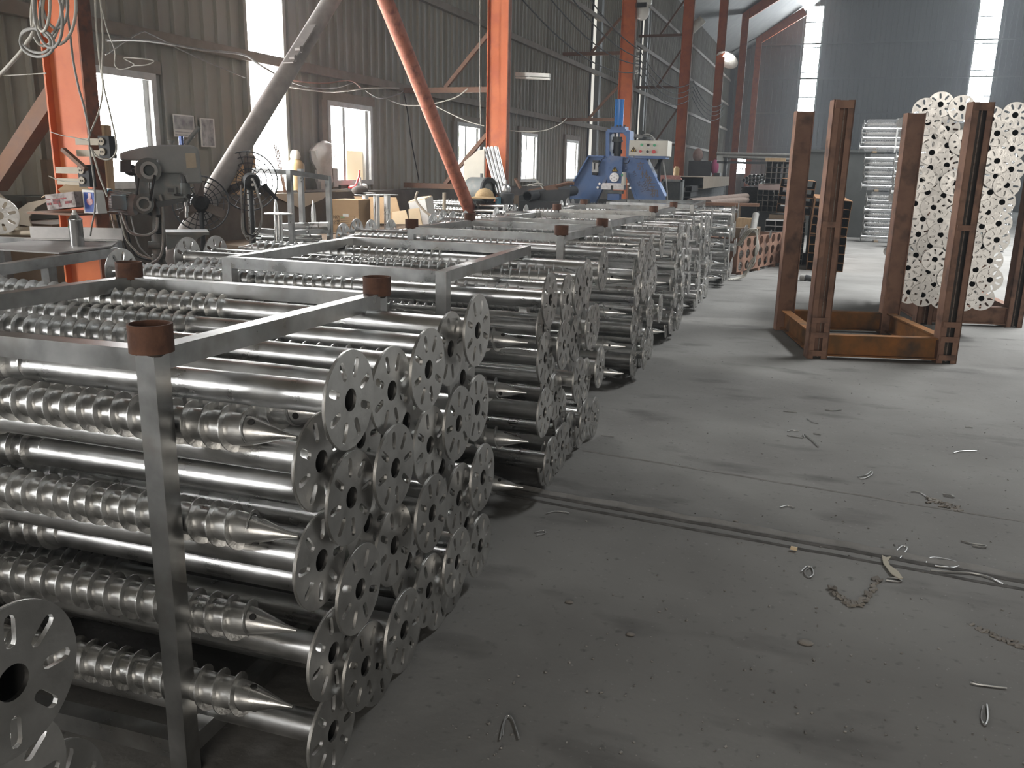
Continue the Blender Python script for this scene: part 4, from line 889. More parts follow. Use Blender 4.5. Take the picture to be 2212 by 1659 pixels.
DC = [(((262,455),(270,480),(280,500),(300,508),(322,507),(338,495),(340,470)),GREYC,.010,'thick grey cable swagging from the motor to the drill column'),
      (((345,420),(350,440),(352,480),(352,530),(345,556),(325,570),(300,577)),GREYC,.009,'grey cable running down the front of the drill press'),
      (((240,455),(246,490),(262,540),(278,562)),PALEC,.006,'pale cable hanging straight from the motor, longest of them'),(((250,458),(258,490),(270,530),(282,562)),BLACK,.006,'black cable hanging below the drill motor'),
      (((258,458),(265,492),(275,520),(300,548),(330,560)),PALEC,.006,'pale cable curling from the motor toward the drill base'),(((236,452),(234,480),(233,510)),GREYC,.006,'short grey cable hanging at the left end of the motor'),
      (((272,460),(276,500),(286,540),(300,556),(326,562)),BLACK,.007,'black cable looping low under the drill motor'),(((362,503),(372,520),(380,545),(384,570)),GREYC,.006,'grey cable hanging from the drill table edge'),
      (((282,462),(290,500),(300,530),(312,545),(330,560)),GREYC,.005,'grey lead curving behind the drill column foot'),(((264,462),(262,500),(255,535),(262,560)),PALEC,.005,'pale lead hanging between the table and the drill')]
for i, (pts, m_, r, l) in enumerate(DC): cable([qd(x,y,-.16+.03*i) for x, y in pts], r, m_, l)
# fans
def fan(px, py, R_, y, label, back, tiltz):
    c = wy(px,py,y); t = thing('stand_fan',label,'fan',(c.x,y,0)); N_ = Vector((math.sin(tiltz),math.cos(tiltz),0)); U = Vector((N_.y,-N_.x,0)); Z = Vector((0,0,1))
    ctr = c+N_*(.12 if back else 0); m = MB()
    for r_ in (1,.82,.62,.42,.22): m.tube([ctr+(U*math.cos(a)+Z*math.sin(a))*R_*r_-N_*.05*(1-r_*r_) for a in [2*PI*i/40 for i in range(40)]], .0042 if r_ < 1 else .006, 5, True)
    for i in range(24):
        a = 2*PI*i/24; d = U*math.cos(a)+Z*math.sin(a); m.tube([ctr+d*R_-N_*0, ctr+d*R_*.55-N_*.035, ctr+d*R_*.1-N_*.05],.003,4)
    m.build('guard', DARKST, t, 60)
    m = MB()
    for i in range(3):
        a = PI/2+2*PI*i/3; d = U*math.cos(a)+Z*math.sin(a); e = N_.cross(d); m.prism([ctr+d*.05-e*.03,ctr+d*R_*.85-e*.02+N_*.01,ctr+d*R_*.92,ctr+d*R_*.85+e*.05-N_*.02,ctr+d*.05+e*.03],N_*.004)
    m.build('blade', mat('fan_blade',(.16,.13,.11),rough=.6), t)
    m = MB(); h = c-N_*.02; m.lathe([(0,.03),(.01,.055),(.05,.07),(.15,.07),(.18,.04)],h-N_*.14,h+N_,20); mo = m.build('motor_housing', BLACK, t, 40)
    if back:
        m = MB()
        for dz in (.02,-.022): m.cyl(h-N_*.133+Z*dz,h-N_*.147+Z*dz,.012,n=12)
        m.build('control_knob', CERAM, mo, 40)
    m = MB(); m.cyl((h.x,h.y,0),(h.x,h.y,h.z-.05),.018,n=12); m.build('pole', DARKST, t, 40)
    m = MB(); m.lathe([(0,.2),(.03,.19),(.05,.04)],(h.x,h.y,0),(h.x,h.y,1),24); m.build('base', BLACK, t, 40)
    return c
fc = fan(540,392,.235,6.1,'black stand fan seen from behind, cables draped over it',True,-.72)
fan(434,440,.20,5.45,'second wire-guard fan half hidden by the drill press',False,PI-.72)
for i, pts in enumerate((((520,400),(522,450),(524,500),(540,510),(560,490),(566,450),(556,420),(548,390)),((530,388),(528,440),(532,500),(556,505),(565,470),(560,430),(550,386)),((546,385),(556,410),(566,460),(560,500),(540,520),(528,505),(524,460)))): cable([wy(x,y,5.86-.02*i) for x, y in pts], .006, GREYC if i != 1 else BLACK, ['outer','middle','inner'][i]+' loop of cable draped over the stand fan','cable',group='cables draped on the stand fan')
m = MB(); p, q = wy(570,400,6.1), wy(600,432,6.1); m.tube([p,q],[.022,.012],10); solo(m,'black_wand',BLACK,'black tapering rod sticking out behind the stand fan','rod',smooth=50)

# ------------------------------------------------------------------ low benches along the wall and what stands there
for y0, y1, l in ((6.85,8.6,'long low bench below the first windows'),(8.7,11.05,'second long low bench along the side wall')):
    m = MB(); m.span((-5.35,y0,.70),(-4.0,y1,.76))
    for x in (-5.3,-4.1):
        for y in (y0+.1,(y0+y1)/2,y1-.15): m.span((x,y,0),(x+.06,y+.06,.70))
    solo(m,'low_bench',CARDD,l,'bench')
ZB = .76
YF = 6.35
stf = thing('tube_stand','open stand of welded square tubes full of silver pipes','stand',(wy(650,500,YF).x,YF+.2,0))
def qs(px,py,dy=0): return wy(px,py,YF+dy)
p1, p2, p0 = qs(625,372), qs(709,385,.35), qs(538,368,.05)
for p in (p1, p2, p0, Vector((p0.x+.28,YF+.4,p0.z))):
    m = MB(); m.beam((p.x,p.y,0),(p.x,p.y,p.z+.02),.04,.04,(0,1,0)); m.build('post', TUBE, stf)
for a, b in ((p0,p1),(p1,p2)):
    m = MB(); m.beam(a,b,.036,.04); m.build('top_rail', TUBE, stf)
a, b = qs(600,499,.1), qs(706,499,.3); m = MB(); m.beam((p0.x,p0.y,a.z),(p1.x,p1.y,a.z),.04,.04); m.beam((p1.x,p1.y,a.z),(p2.x,p2.y,b.z),.04,.04); m.build('shelf_rail', TUBE, stf)
p, q = qs(608,491,.22), qs(710,488,.30); m = MB(); m.cyl(p,p.lerp(q,.8),.035,n=18); m.cyl(p.lerp(q,.82),q,.035,n=18); solo(m,'fat_pipe',GALV,'fat galvanised pipe lying across the tube stand','pipe',smooth=40)
k = 0
for i in range(16):
    x0 = 540+rnd.uniform(0,30); y0 = 500+i % 8*4.0+rnd.uniform(-1,1); x1 = x0+rnd.uniform(90,150)
    dy = .12+.07*(i % 7)+.02*(i//7); p, q = qs(x0,y0,dy), qs(x1,y0+rnd.uniform(0,5),dy)
    if q.x > -3.45: q.x = -3.45
    m = MB(); m.pipe(p,q,.015,.012,12); solo(m,'silver_pipe',GALV,'short silver pipe lying loose in the heap under the tube stand','pipe','silver pipes under the tube stand',smooth=40)
# upright posts and spikes
def upright(px, ptop, y, r, label, flange, z0=ZB):
    p = wy(px,ptop,y); t = thing('upright_screw',label,'ground screw',(p.x,y,z0),'upright screw shafts on the benches'); m = MB()
    if flange:
        m.cyl((p.x,y,z0),(p.x,y,p.z),r,n=18); m.build('shaft', GALV, t, 40)
        o = bpy.data.objects.new('flange', DISC); C.objects.link(o); o.parent = t; o.location = (0,0,p.z-z0+.006); o.rotation_euler = (0,-PI/2,0)
    else:
        m.lathe([(0,r),(p.z-z0-.13,r),(p.z-z0-.07,r*.8),(p.z-z0,.003)],(p.x,y,z0),(p.x,y,9),16); m.build('shaft', GALV, t, 40)
upright(595,429,6.6,.023,'upright pointed shaft just left of the tube stand post',False,0); upright(676,432,7.0,.023,'upright pointed shaft standing under the tube stand rail',False)
upright(602,462,6.15,.028,'upright shaft with a disc on top beside the stand fan',True,0); upright(596,478,6.0,.020,'short pointed shaft beside the disc-topped one by the fan',False,0)
for px, y, l in ((789,8.35,'first of three upright disc-topped shafts, under the cap'),(813,8.45,'middle of three upright disc-topped shafts'),(836,8.30,'last of three upright disc-topped shafts, nearest the white box')): upright(px,421,y,.034,l,True)
p = wy(785,421,8.35)
cp = thing('cloth_cap','dark cloth cap lying on the disc-topped shafts','cap',(p.x,8.33,p.z+.012))
m = MB(); m.sphere((p.x-.03,8.33,p.z+.045),.085,16,8,(1.05,.9,.62)); m.build('crown', CLOTH, cp, 60)
m = MB(); m.sphere((p.x+.09,8.31,p.z+.022),.06,12,6,(1.3,1,.16)); m.build('peak', GREYC, cp, 60)
# cartons
def carton(px0, py0, px1, py1, y, dpt, m_, label, prints=(), z0=None, rz=0):
    p, q = wy(px0,py1,y), wy(px1,py0,y); z = p.z if z0 is None else z0; w, h = q.x-p.x, q.z-z
    t = thing('carton',label,'carton',((p.x+q.x)/2,y+dpt/2,z)); c = Vector(((p.x+q.x)/2,y+dpt/2,z+h/2)); m = MB(); m.box(c,(w,dpt,h)); m.build('box', m_, t)
    m = MB(); m.span((p.x+.002,y-.003,z+h-.004),(q.x-.002,y+dpt*.49,z+h+.004)); m.span((p.x+.002,y+dpt*.51,z+h-.004),(q.x-.002,y+dpt,z+h+.005)); m.build('flap', m_, t)
    if prints:
        m = MB()
        for fx, fz, fw, fh in prints: m.span((p.x+w*fx,y-.002,z+h*fz),(p.x+w*(fx+fw),y,z+h*(fz+fh)))
        m.build('printing', PRINT, t)
    return t, p, q, z, w, h
FRM = [(.26,.06,.58,.004),(.26,.52,.58,.004),(.26,.06,.008,.46),(.84,.06,.008,.46)]+[(.30,.42-.055*i,.42-.06*(i % 3),.012) for i in range(5)]+[(.32+.09*i,.08,.06,.06) for i in range(5)]
t, p, q, z, w, h = carton(720,433,774,502,8.0,.26,CARD,'brown carton with printed frame and white sticker, on top',FRM)
m = MB(); m.span((p.x+w*.40,7.995,z+h*.50),(p.x+w*.62,7.998,z+h*.585)); m.build('sticker', WHITE, t)
m = MB(); m.span((p.x+w*.30,7.996,z+h*.455),(p.x+w*.46,7.998,z+h*.495)); m.build('green_print', GREENP, t)
def text(body, parent, loc, rot, size, m_, name='lettering'):
    cu = bpy.data.curves.new(name,'FONT'); cu.body = body; cu.size = size; cu.extrude = .001; cu.align_x = 'CENTER'; cu.align_y = 'CENTER'; cu.materials.append(m_)
    tmp = bpy.data.objects.new(name, cu); C.objects.link(tmp); bpy.context.view_layer.update()
    me = bpy.data.meshes.new_from_object(tmp.evaluated_get(bpy.context.evaluated_depsgraph_get())); bpy.data.objects.remove(tmp)
    me.materials.clear(); me.materials.append(m_)
    o = bpy.data.objects.new(name, me); C.objects.link(o); off = Vector((0,0,0)); qq = parent
    while qq is not None: off += qq.location; qq = qq.parent
    o.parent = parent; o.location = Vector(loc)-off; o.rotation_euler = rot; return o
text('107',t,(p.x+w*.12,7.996,z+h*.47),(PI/2,0,0),.05,PRINT); text('学艺',t,(p.x+w*.13,7.996,z+h*.30),(PI/2,-.15,0),.05,PRINT)
carton(726,504,770,560,8.0,.26,CARD,'brown carton under the one with the white sticker',[(.4,.85,.25,.02),(.3,.5,.5,.01),(.3,.4,.5,.01)])
t, p, q, z, w, h = carton(679,414,726,450,9.3,.3,CARDL,'pale carton set back behind the sticker carton',[(.2,.1+.09*i,.22,.03) for i in range(7)]+[(.55,.1+.12*i,.2,.05) for i in range(5)],z0=None)
m = MB(); m.span((p.x-.1,9.3,ZB),(q.x+.15,9.7,z-.005)); solo(m,'dark_crate',CARDD,'dark crate holding the pale carton','crate')
def board(pts, y, m_, label, th=.012, tilt=.05):
    m = MB(); z0 = min(wy(a,b,y).z for a, b in pts); m.prism([wy(a,b,y)+Vector((0,(wy(a,b,y).z-z0)*tilt*3,0)) for a, b in pts],(0,th,0)); return solo(m,'flattened_carton',m_,label,'carton')
board(((760,424),(852,427),(862,458),(864,482),(790,484)),9.0,CARDD if 0 else CARD,'flattened carton leaning behind the three upright shafts')
board(((846,458),(874,454),(885,484),(848,484)),8.9,CARDL,'pale flattened carton leaning left of the white box')
board(((880,452),(903,450),(912,486),(884,486)),8.85,CARDL,'second pale flattened carton overlapping the white box')
wb = thing('white_box','tall white polystyrene box leaning among the cartons','box',wy(905,486,9.2))
m = MB(); P_ = [wy(*z_) for z_ in ((882,437,9.2),(918,430,9.2),(928,484,9.2),(893,487,9.2))]; m.prism(P_,(0,.02,0)); m.build('front', WHITE, wb)
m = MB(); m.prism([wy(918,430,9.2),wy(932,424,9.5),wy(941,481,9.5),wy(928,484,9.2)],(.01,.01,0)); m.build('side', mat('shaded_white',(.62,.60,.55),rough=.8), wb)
m = MB(); m.prism([wy(882,437,9.2),wy(905,427,9.5),wy(932,424,9.5),wy(918,430,9.2)],(0,0,.008)); m.build('lid_flap', CARDL, wb)
m = MB(); p, q = wy(960,416,9.9), wy(962,452,9.9); m.cyl(p,(p.x,9.9,ZB),.022,n=12); solo(m,'short_post',BEIGE,'short pale pipe standing beside the bundle of pointed shafts','pipe',smooth=40)
m = MB(); m.tube(smoothpts([wy(x,y,9.0) for x, y in ((902,414),(898,430),(908,446),(925,462),(945,470),(958,472))]),[.018]*6+[.016]*10+[.010]*10,8) if 0 else m.tube(smoothpts([wy(x,y,9.0) for x, y in ((902,414),(898,430),(908,446),(925,462),(945,470),(958,472))]),.014,8); solo(m,'curved_tube',mat('pale_brown_hose',(.38,.32,.25),rough=.6),'curved pale hose arching out of the white box','hose',smooth=60)
# bundle of thin pointed shafts
TS, TH = make_shaft(1.12,.024,12,.13,False), make_thread(1.12,.12,.62,.045,.022,.036,12)
k = 0
for r, (n, z, x) in enumerate(((4,.865,-3.45),(5,.927,-3.43),(4,.989,-3.41),(4,1.052,-3.40))):
    for c in range(n):
        t = thing('thin_screw',f'thin pointed shaft in the bundle below the straw hat, layer {r+1} up, {ORD[c]} back','ground screw',(x+rnd.uniform(-.04,.04),10.36+c*.078+(r % 2)*.04,z),'bundle of thin pointed shafts')
        for nm, me in (('shaft',TS),('thread',TH)):
            o = bpy.data.objects.new(nm, me); C.objects.link(o); o.parent = t
        t.rotation_euler = (rnd.uniform(0,6),rnd.uniform(-.02,.02)+.02,rnd.uniform(-.03,.03))
m = MB()
for x in (-4.4,-3.8): m.span((x,10.25,.76),(x+.1,10.8,.835))
solo(m,'timber_bearer',WOOD,'timber bearers under the bundle of thin pointed shafts','timber')
# drum with straw hat, valve
p, q = wy(1018,424,10.7), wy(1062,424,10.7)
dm = thing('motor_drum','grey round motor casing lying behind the straw hat','motor',((p.x+q.x)/2,10.7,ZB))
c = wy(1040,410,10.86); m = MB(); m.lathe([(0,.10),(.01,.155),(.03,.16),(.30,.16),(.31,.15)],c+Vector((-.16,0,0)),c+Vector((1,-.35,0)),26); m.build('casing', IRON, dm, 40)
m = MB(); m.pipe(c+Vector((.125,-.10,0)),c+Vector((.155,-.11,0)),.165,.11,26); m.build('end_ring', BLACK, dm, 40)
m = MB(); m.cyl(c+Vector((0,0,.155)),c+Vector((0,0,.21)),.02,n=10); m.build('lifting_eye', IRON, dm, 40)
m = MB(); m.span((c.x-.2,10.75,ZB),(c.x+.16,11.0,c.z-.15)); solo(m,'dark_crate',CARDD,'dark crate under the round motor casing','crate')
h = wy(1047,426,10.5); ht = thing('straw_hat','wide brimmed straw hat resting on the bundle of pointed shafts','hat',(h.x,10.5,h.z))
m = MB(); m.lathe([(.0,.125),(.03,.12),(.07,.10),(.10,.06),(.112,.01)],h,h+Vector((0,0,1)),28); m.build('crown', STRAW, ht, 60)
m = MB(); m.lathe([(.012,.12),(-.002,.17),(-.010,.225),(-.016,.225),(-.006,.17),(.006,.12)],h,h+Vector((0,0,1)),32,(False,False)); m.build('brim', STRAW, ht, 60)
v = wy(1092,434,10.6); vt = thing('valve_body','dark round valve body with a chrome dome beside the straw hat','valve',(v.x,10.6,v.z-.2))
m = MB(); m.lathe([(-.2,.10),(0,.10),(.05,.11),(.09,.11),(.10,.085)],v,v+Vector((0,0,1)),22); m.build('body', DARKST, vt, 40)
m = MB(); m.sphere(v+Vector((0,0,.14)),.065,16,10,(1,1,1.2)); m.cyl(v+Vector((0,0,.2)),v+Vector((0,0,.26)),.022,n=10); m.build('dome', STEEL, vt, 60)
m = MB(); c2_ = wy(1076,437,10.45); m.cyl(c2_-Vector((0,0,.03)),c2_+Vector((0,0,.06)),.035,n=14); solo(m,'small_tin',mat('teal_tin',(.06,.16,.22),rough=.4),'small dark blue tin standing on the pointed shafts','tin',smooth=40)
# silver tubes leaning on the second column
for i in range(8):
    x0, x1 = 1066+i*3.4, 1046+i*4.0; r2 = i % 2
    p, q = wy(x0+8,418+i*.6,10.84+.03*r2), wy(x1,318-i*.3+r2*2,11.02+.03*r2); m = MB(); m.pipe(p,q,.0155,.0135,12)
    solo(m,'silver_tube',BRIGHT,'bright tube leaning on the second orange column, %s of the sheaf from the wall side' % ORD[i],'tube','sheaf of bright tubes',smooth=40)
p = wy(1078,419,10.8); m = MB(); m.span((p.x-.05,10.88,0),(p.x+.18,11.08,p.z-.02)); solo(m,'dark_crate',CARDD,'dark crate the sheaf of bright tubes stands on','crate')
m = MB(); a, b = wy(1000,420,10.95), wy(1047,320,10.95); m.prism([wy(1002,404,10.95),wy(1002,350,10.95),wy(1030,326,10.95),wy(1046,322,10.95),wy(1046,404,10.95)],(0,.02,0)); solo(m,'white_board',mat('pale_panel',(.62,.59,.50),(.55,.52,.44),4,0,.7),'pale slanted board standing behind the orange brace foot','board')
# things on the window ledge
def ledge(px, py, dx=.12): return by(px,py,1) * 0 + bx(px,py,XW+dx)
a = bx(640,393,XW+.1); t = thing('brass_extinguisher','small brass gas cylinder on the ledge beside the tall strip','cylinder',b2w((a.x,a.y,1.2))); a.z = 1.2
m = MB(); m.lathe([(0,.085),(.02,.095),(.30,.095),(.34,.07),(.36,.05)],b2w(a),b2w(a)+Vector((0,0,1)),22); m.build('body', BRASS, t, 40)
m = MB(); m.lathe([(.36,.05),(.39,.06),(.43,.05),(.46,.03)],b2w(a),b2w(a)+Vector((0,0,1)),16); m.build('valve', mat('pale_valve',(.65,.60,.50),rough=.4,metal=.5), t, 40)
a = bx(702,392,XW+.12); m = MB(); pts = []
random.seed(3)
for i, (z, r) in enumerate(((0,.10),(.12,.15),(.25,.14),(.36,.20),(.46,.24),(.54,.14),(.58,.03))):
    pts.append([b2w((a.x+r*.5*math.cos(2*PI*j/18)*(1+.25*math.sin(5*j+i)), a.y-.02+r*math.sin(2*PI*j/18)*(1+.22*math.sin(3*j+2*i))+.12*max(0,z-.3), 1.2+z)) for j in range(18)])
m.rings(pts); solo(m,'plastic_bag',BAG,'crumpled pale plastic bag hanging by the window with the board','bag',smooth=70)
for i, (px, py, w, h, m_, l) in enumerate(((762,393,.12,.07,RED,'red and white tangle of tape on the window ledge'),(785,393,.10,.09,WHITE,'white plastic bottle lying on the window ledge'))):
    a = bx(px,py,XW+.12); m = MB(); m.sphere(b2w((a.x,a.y,1.2+h*.5)),w*.5,12,8,(1,1.3,h/w)); 
    if i == 1: m.cyl(b2w((a.x,a.y-.06,1.2+h*.5)),b2w((a.x,a.y-.08,1.2+h*.5+.12)),.014,n=8)
    else: m.tube([b2w((a.x,a.y,1.22)),b2w((a.x,a.y+.08,1.28)),b2w((a.x,a.y+.16,1.38)),b2w((a.x,a.y+.17,1.45))],.014,6)
    solo(m,['tape_tangle','white_bottle'][i],m_,l,['tape','bottle'][i],smooth=60)
m = MB(); a = bx(683,394,XW+.14); m.beam(b2w((a.x,a.y-.8,1.215)),b2w((a.x,a.y+1.0,1.215)),.03,.025); solo(m,'thin_bar',GREYC,'thin bar lying along the window ledge below the plastic bag','bar')
for i in range(3):
    a, b = bx(592+i*4,312+i*3,XW+.35), bx(612+i*2,370,XW+.2); a.z = max(a.z,1.3); m = MB(); m.tube([b2w((b.x,b.y,1.21)),b2w(a)],.006,6); solo(m,'thin_rod',BROWN,['left','middle','right'][i]+' one of three thin rods leaning in the tall daylight strip','rod','thin rods in the tall strip')
a, b = bx(505,372,XW+.1), bx(535,362,XW+.1); m = MB(); m.span((XW+.02,a.y-.05,1.2),(XW+.2,b.y,1.2+.38)); solo(m,'ledge_carton',CARD,'brown carton on the ledge behind the grey brace foot','carton',frame='b')
m = MB(); m.prism([b2w((XW+.23,7.6,1.2)),b2w((XW+.23,8.9,1.2)),b2w((XW+.23,8.75,1.12)),b2w((XW+.23,8.3,1.03)),b2w((XW+.23,7.9,1.15))],(.006,0,0)); solo(m,'hanging_sheet',mat('dusty_plastic_sheet',(.5,.45,.36),rough=.6),'dusty sheet drooping over the ledge under the tall strip','sheet')
# posters on the cladding
def poster(px0,py0,px1,py1,label,kind):
    a, b = bx(px0,py1,XW+.005), bx(px1,py0,XW+.005); t = thing('wall_poster',label,'poster',b2w((a.x,(a.y+b.y)/2,a.z)))
    m = MB(); m.span((XW+.004,a.y,a.z),(XW+.008,b.y,b.z)); m.build('sheet', WHITE, t, frame='b')
    w, h = b.y-a.y, b.z-a.z; m = MB()
    if kind == 0:
        m.span((XW+.008,a.y+.05*w,a.z+.35*h),(XW+.010,b.y-.05*w,b.z-.06*h)); m.span((XW+.008,a.y+.06*w,a.z+.06*h),(XW+.010,b.y-.06*w,a.z+.12*h)); m.span((XW+.008,a.y+.06*w,a.z+.2*h),(XW+.010,b.y-.06*w,a.z+.24*h))
    else: m.span((XW+.008,a.y+.1*w,a.z+.04*h),(XW+.010,b.y-.1*w,b.z-.04*h))
    m.build('picture', POSTERG, t, frame='b')
poster(376,250,418,295,'grey printed sheet with a picture and text lines on the cladding',0); poster(435,257,462,317,'tall narrow grey picture pinned on the cladding',1)
# hanging things: tube lamp, cables along the wall
a, b = by(1103,160,CY[1]+.3), by(1188,163,CY[1]+.3)
t = thing('tube_lamp','white fluorescent lamp batten sticking out from the second orange column','lamp',b2w((a.x,a.y,a.z)))
m = MB(); m.beam(Vector((XP,a.y,a.z)),b,.05,.045); m.build('batten', LAMPW, t, frame='b')
m = MB(); m.cyl(Vector((XP,a.y,a.z-.045)),b-Vector((0,0,.045)),.016,n=10); m.build('tube', CERAM, t, 60, 'b')
m = MB(); m.tube([b2w(p) for p in (by(1128,160.5,CY[1]+.31),by(1124,200,CY[1]+.32),by(1116,250,CY[1]+.32),by(1112,272,CY[1]+.32))],.006,5); solo(m,'pull_cord',GREYC,'thin cord hanging from the tube lamp','cord')
def wallcable(pts, xb, r, m_, label): m = MB(); m.tube(smoothpts([b2w(bx(x,y,xb)) for x, y in pts]), r, 6); solo(m,'wall_cable',m_,label,'cable',smooth=60)
wallcable(((228,118),(300,72),(330,76),(420,122),(530,168)),XW+.12,.006,GREYC,'thin cable sagging from the first column to the tall strip')
wallcable(((230,86),(320,88),(440,108),(525,118),(560,140),(598,162)),XW+.16,.012,GREYC,'thick grey cable slung along the purlin across the first window')
wallcable(((598,162),(640,175),(700,180),(755,174),(780,190)),XW+.14,.008,mat('reddish_cable',(.32,.18,.14),rough=.7),'reddish cable sagging beyond the grey brace')
wallcable(((598,165),(660,187),(720,190),(765,178)),XW+.13,.007,GREYC,'grey cable sagging just under the reddish one')
wallcable(((612,186),(700,198),(750,196),(800,190),(862,190)),XW+.15,.009,PALEC,'pale cable sagging above the window with the board')
wallcable(((790,196),(820,212),(860,204),(872,196)),XW+.15,.007,GREYC,'short loop of cable at the wall strut')
wallcable(((872,200),(880,240),(888,300),(905,390)),XW+.1,.008,BLACK,'dark cable hanging straight down the cladding by the brace')
def col2cable(pts, r, m_, label): m = MB(); m.tube(smoothpts([wy(x,y,10.9) for x, y in pts]), r, 6); solo(m,'hung_cable',m_,label,'cable',smooth=60)
col2cable(((820,205),(860,224),(900,228),(945,222),(985,210),(1010,192)),.008,PALEC,'pale cable swagging up to a hook on the wall strut')
col2cable(((935,226),(970,244),(1010,262),(1046,272)),.007,PALEC,'pale cable slanting down to the second column')
m = MB(); m.tube(smoothpts([wy(x,y,11.4) for x, y in ((1102,282),(1140,285),(1180,281),(1210,268),(1224,256))]),.007,6); solo(m,'hung_cable',PALEC,'pale cable swagging from the second column past the narrow windows','cable',smooth=60)
m = MB(); m.tube([wy(1037,-10,11.0),wy(1036,150,11.0),wy(1038,270,11.0)],.006,6); solo(m,'hung_cable',PALEC,'thin cable hanging straight beside the second column','cable',smooth=60)

# power lines with insulators
IZ = [by(1121,12,CY[1]).z]
def colpt(i, px, py): p = by(px,py,CY[i]+.1); p.x = XP+.09; return p
def insul(i, zs, label):
    for j, z in enumerate(zs):
        t = thing('insulator',label % ORD[j],'insulator',b2w((XP+.06,CY[i]+.05,z)),'white insulators on the columns'); m = MB(); m.lathe([(0,.03),(.02,.05),(.035,.03),(.05,.05),(.07,.03)],b2w((XP+.03,CY[i]+.05,z)),b2w((XP+1,CY[i]+.05,z)),14); m.build('spool', CERAM, t, 40)
        m = MB(); m.cyl(b2w((XP-.0,CY[i]+.05,z)),b2w((XP+.12,CY[i]+.05,z)),.012,n=8); m.build('pin', DARKST, t)
z3 = [by(1373,y,CY[2]).z for y in (155,138,124,107)]
insul(1,[z3[0]+.15+q for q in (0,.45,.9,1.35)],'white insulator on the second column, %s from the bottom'); insul(2,z3,'white insulator on the third column, %s from the bottom')
m = MB(); m.span((XP+.0,CY[2]+.02,z3[0]-.15),(XP+.03,CY[2]+.08,z3[3]+.15)); solo(m,'insulator_bar',GREYC,'upright bar carrying the insulators on the third column','bar',frame='b')
for j in range(4):
    for i, zz0, zz1 in ((1,z3[0]+.15+.45*j,z3[j]),(2,z3[j],z3[j]+.1),(3,z3[j]+.1,z3[j]+.1)):
        m = MB(); m.tube(sag(b2w((XP+.10,CY[i]+.05,zz0)),b2w((XP+.10,CY[i+1]+.05,zz1)),.30 if i == 1 else .4),.011,5)
        solo(m,'power_line',BLACK,f'dark power line sagging from the {ORD[i]} to the {ORD[i+1]} column, {ORD[j]} from the bottom','wire','power lines between the columns',smooth=60)
# cameras and floodlamps
c = by(1388,14,CY[2]+.2); t = thing('dome_camera','white dome camera hanging high beside the third column','camera',b2w(c))
m = MB(); m.lathe([(0,.05),(.04,.17),(.16,.19),(.20,.17)],b2w(c)+Vector((0,0,.22)),b2w(c)-Vector((0,0,9)),20); m.build('hood', LAMPW, t, 40)
m = MB(); m.sphere(b2w(c)-Vector((0,0,.10)),.15,18,10,(1,1,1.15)); m.build('dome', CERAM, t, 60)
m = MB(); m.box(b2w(c)+Vector((0,-.17,-.0)),(.22,.03,.09)); m.build('lens_window', BLACK, t)
m = MB(); m.beam(b2w(c)+Vector((0,0,.2)),b2w((XP,CY[2]+.2,c.z+.25)),.04,.04); m.build('bracket', DARKST, t)
c = by(1506,56,CY[3]+.2); t = thing('bullet_camera','white bullet camera pointing down from the fourth column','camera',b2w(c))
m = MB(); m.cyl(b2w(c)+Vector((-.3,0,-.25)),b2w(c)+Vector((.15,0,.18)),.12,n=16); m.build('body', LAMPW, t, 40)
m = MB(); m.beam(b2w(c),b2w((XP,CY[3]+.2,c.z-.1)),.05,.05); m.build('arm', DARKST, t)
c = by(1572,128,CY[4]+.2); t = thing('flood_lamp','round floodlamp glowing under the far roof beside the fifth column','lamp',b2w(c))
m = MB(); m.lathe([(0,.1),(.2,.28),(.32,.42)],b2w(c)+Vector((.1,0,.2)),b2w(c)+Vector((-.2,-.5,-.5)),20,(True,False)); m.build('reflector', LAMPW, t, 40)
m = MB(); m.cyl(b2w(c)+Vector((.0,-.1,.08)),b2w(c)+Vector((-.02,-.16,.03)),.16,n=16); m.build('lamp', LAMPON, t)
m = MB(); m.beam(b2w(c)+Vector((.1,0,.2)),b2w((XP,CY[4]+.2,c.z+.2)),.05,.05); m.build('arm', DARKST, t)

# ------------------------------------------------------------------ scrap and blue machine
YMc = 15.5
def qm(px, py, dy=0): return wy(px,py,YMc+dy)
for i, (pts, m_, l) in enumerate((((( 1090,432),(1160,412),(1230,408),(1230,440),(1100,448)),DARKST,'dark scrap plate lying between second column and blue machine'),(((1140,410),(1200,398),(1204,412),(1150,424)),BROWN,'brown plate tilted on the scrap heap'))):
    m = MB(); m.prism([wy(x,y,13.6+.3*i) for x, y in pts],(0,.03,0)); solo(m,'scrap_plate',m_,l,'plate')
m = MB(); p, q = wy(1139,424,13.3), wy(1240,412,15.2); m.pipe(p,q,.085,.07,18); solo(m,'scrap_pipe',DARKST,'dark open pipe on the scrap heap left of the blue machine','pipe',smooth=40)
m = MB(); a, b = wy(1090,450,13.5), wy(1228,436,13.5); m.span((a.x,13.4,0),(b.x,15.0,b.z)); solo(m,'scrap_bin',DARKST,'dark bin heaped with scrap left of the blue machine','bin')
for i, (x0,y0,x1,y1,r) in enumerate(((1150,400,1172,398,.015),(1210,418,1196,400,.02),(1200,430,1212,420,.02),(1120,400,1112,386,.03),(1168,402,1154,386,.012),(1215,400,1240,396,.03))):
    m = MB(); p, q = wy(x0,y0,13.9), wy(x1,y1,13.9); m.tube([p-(q-p)*.5,p.lerp(q,.5)+Vector((0,0,.02)),q],r,6); solo(m,'scrap_bar',PALEC if i in (0,4) else BROWN,'small scrap bar sticking from the heap, %s from its left end' % ORD[(1,4,5,0,2,3)[i]],'bar','bars in the scrap heap')
bm_ = thing('hydraulic_press','blue hydraulic press with splayed legs and cream control box','machine',(qm(1330,440).x,YMc+.3,0))
zf = -1
def low(pts):                                     # carry an outline on down to the floor
    return pts
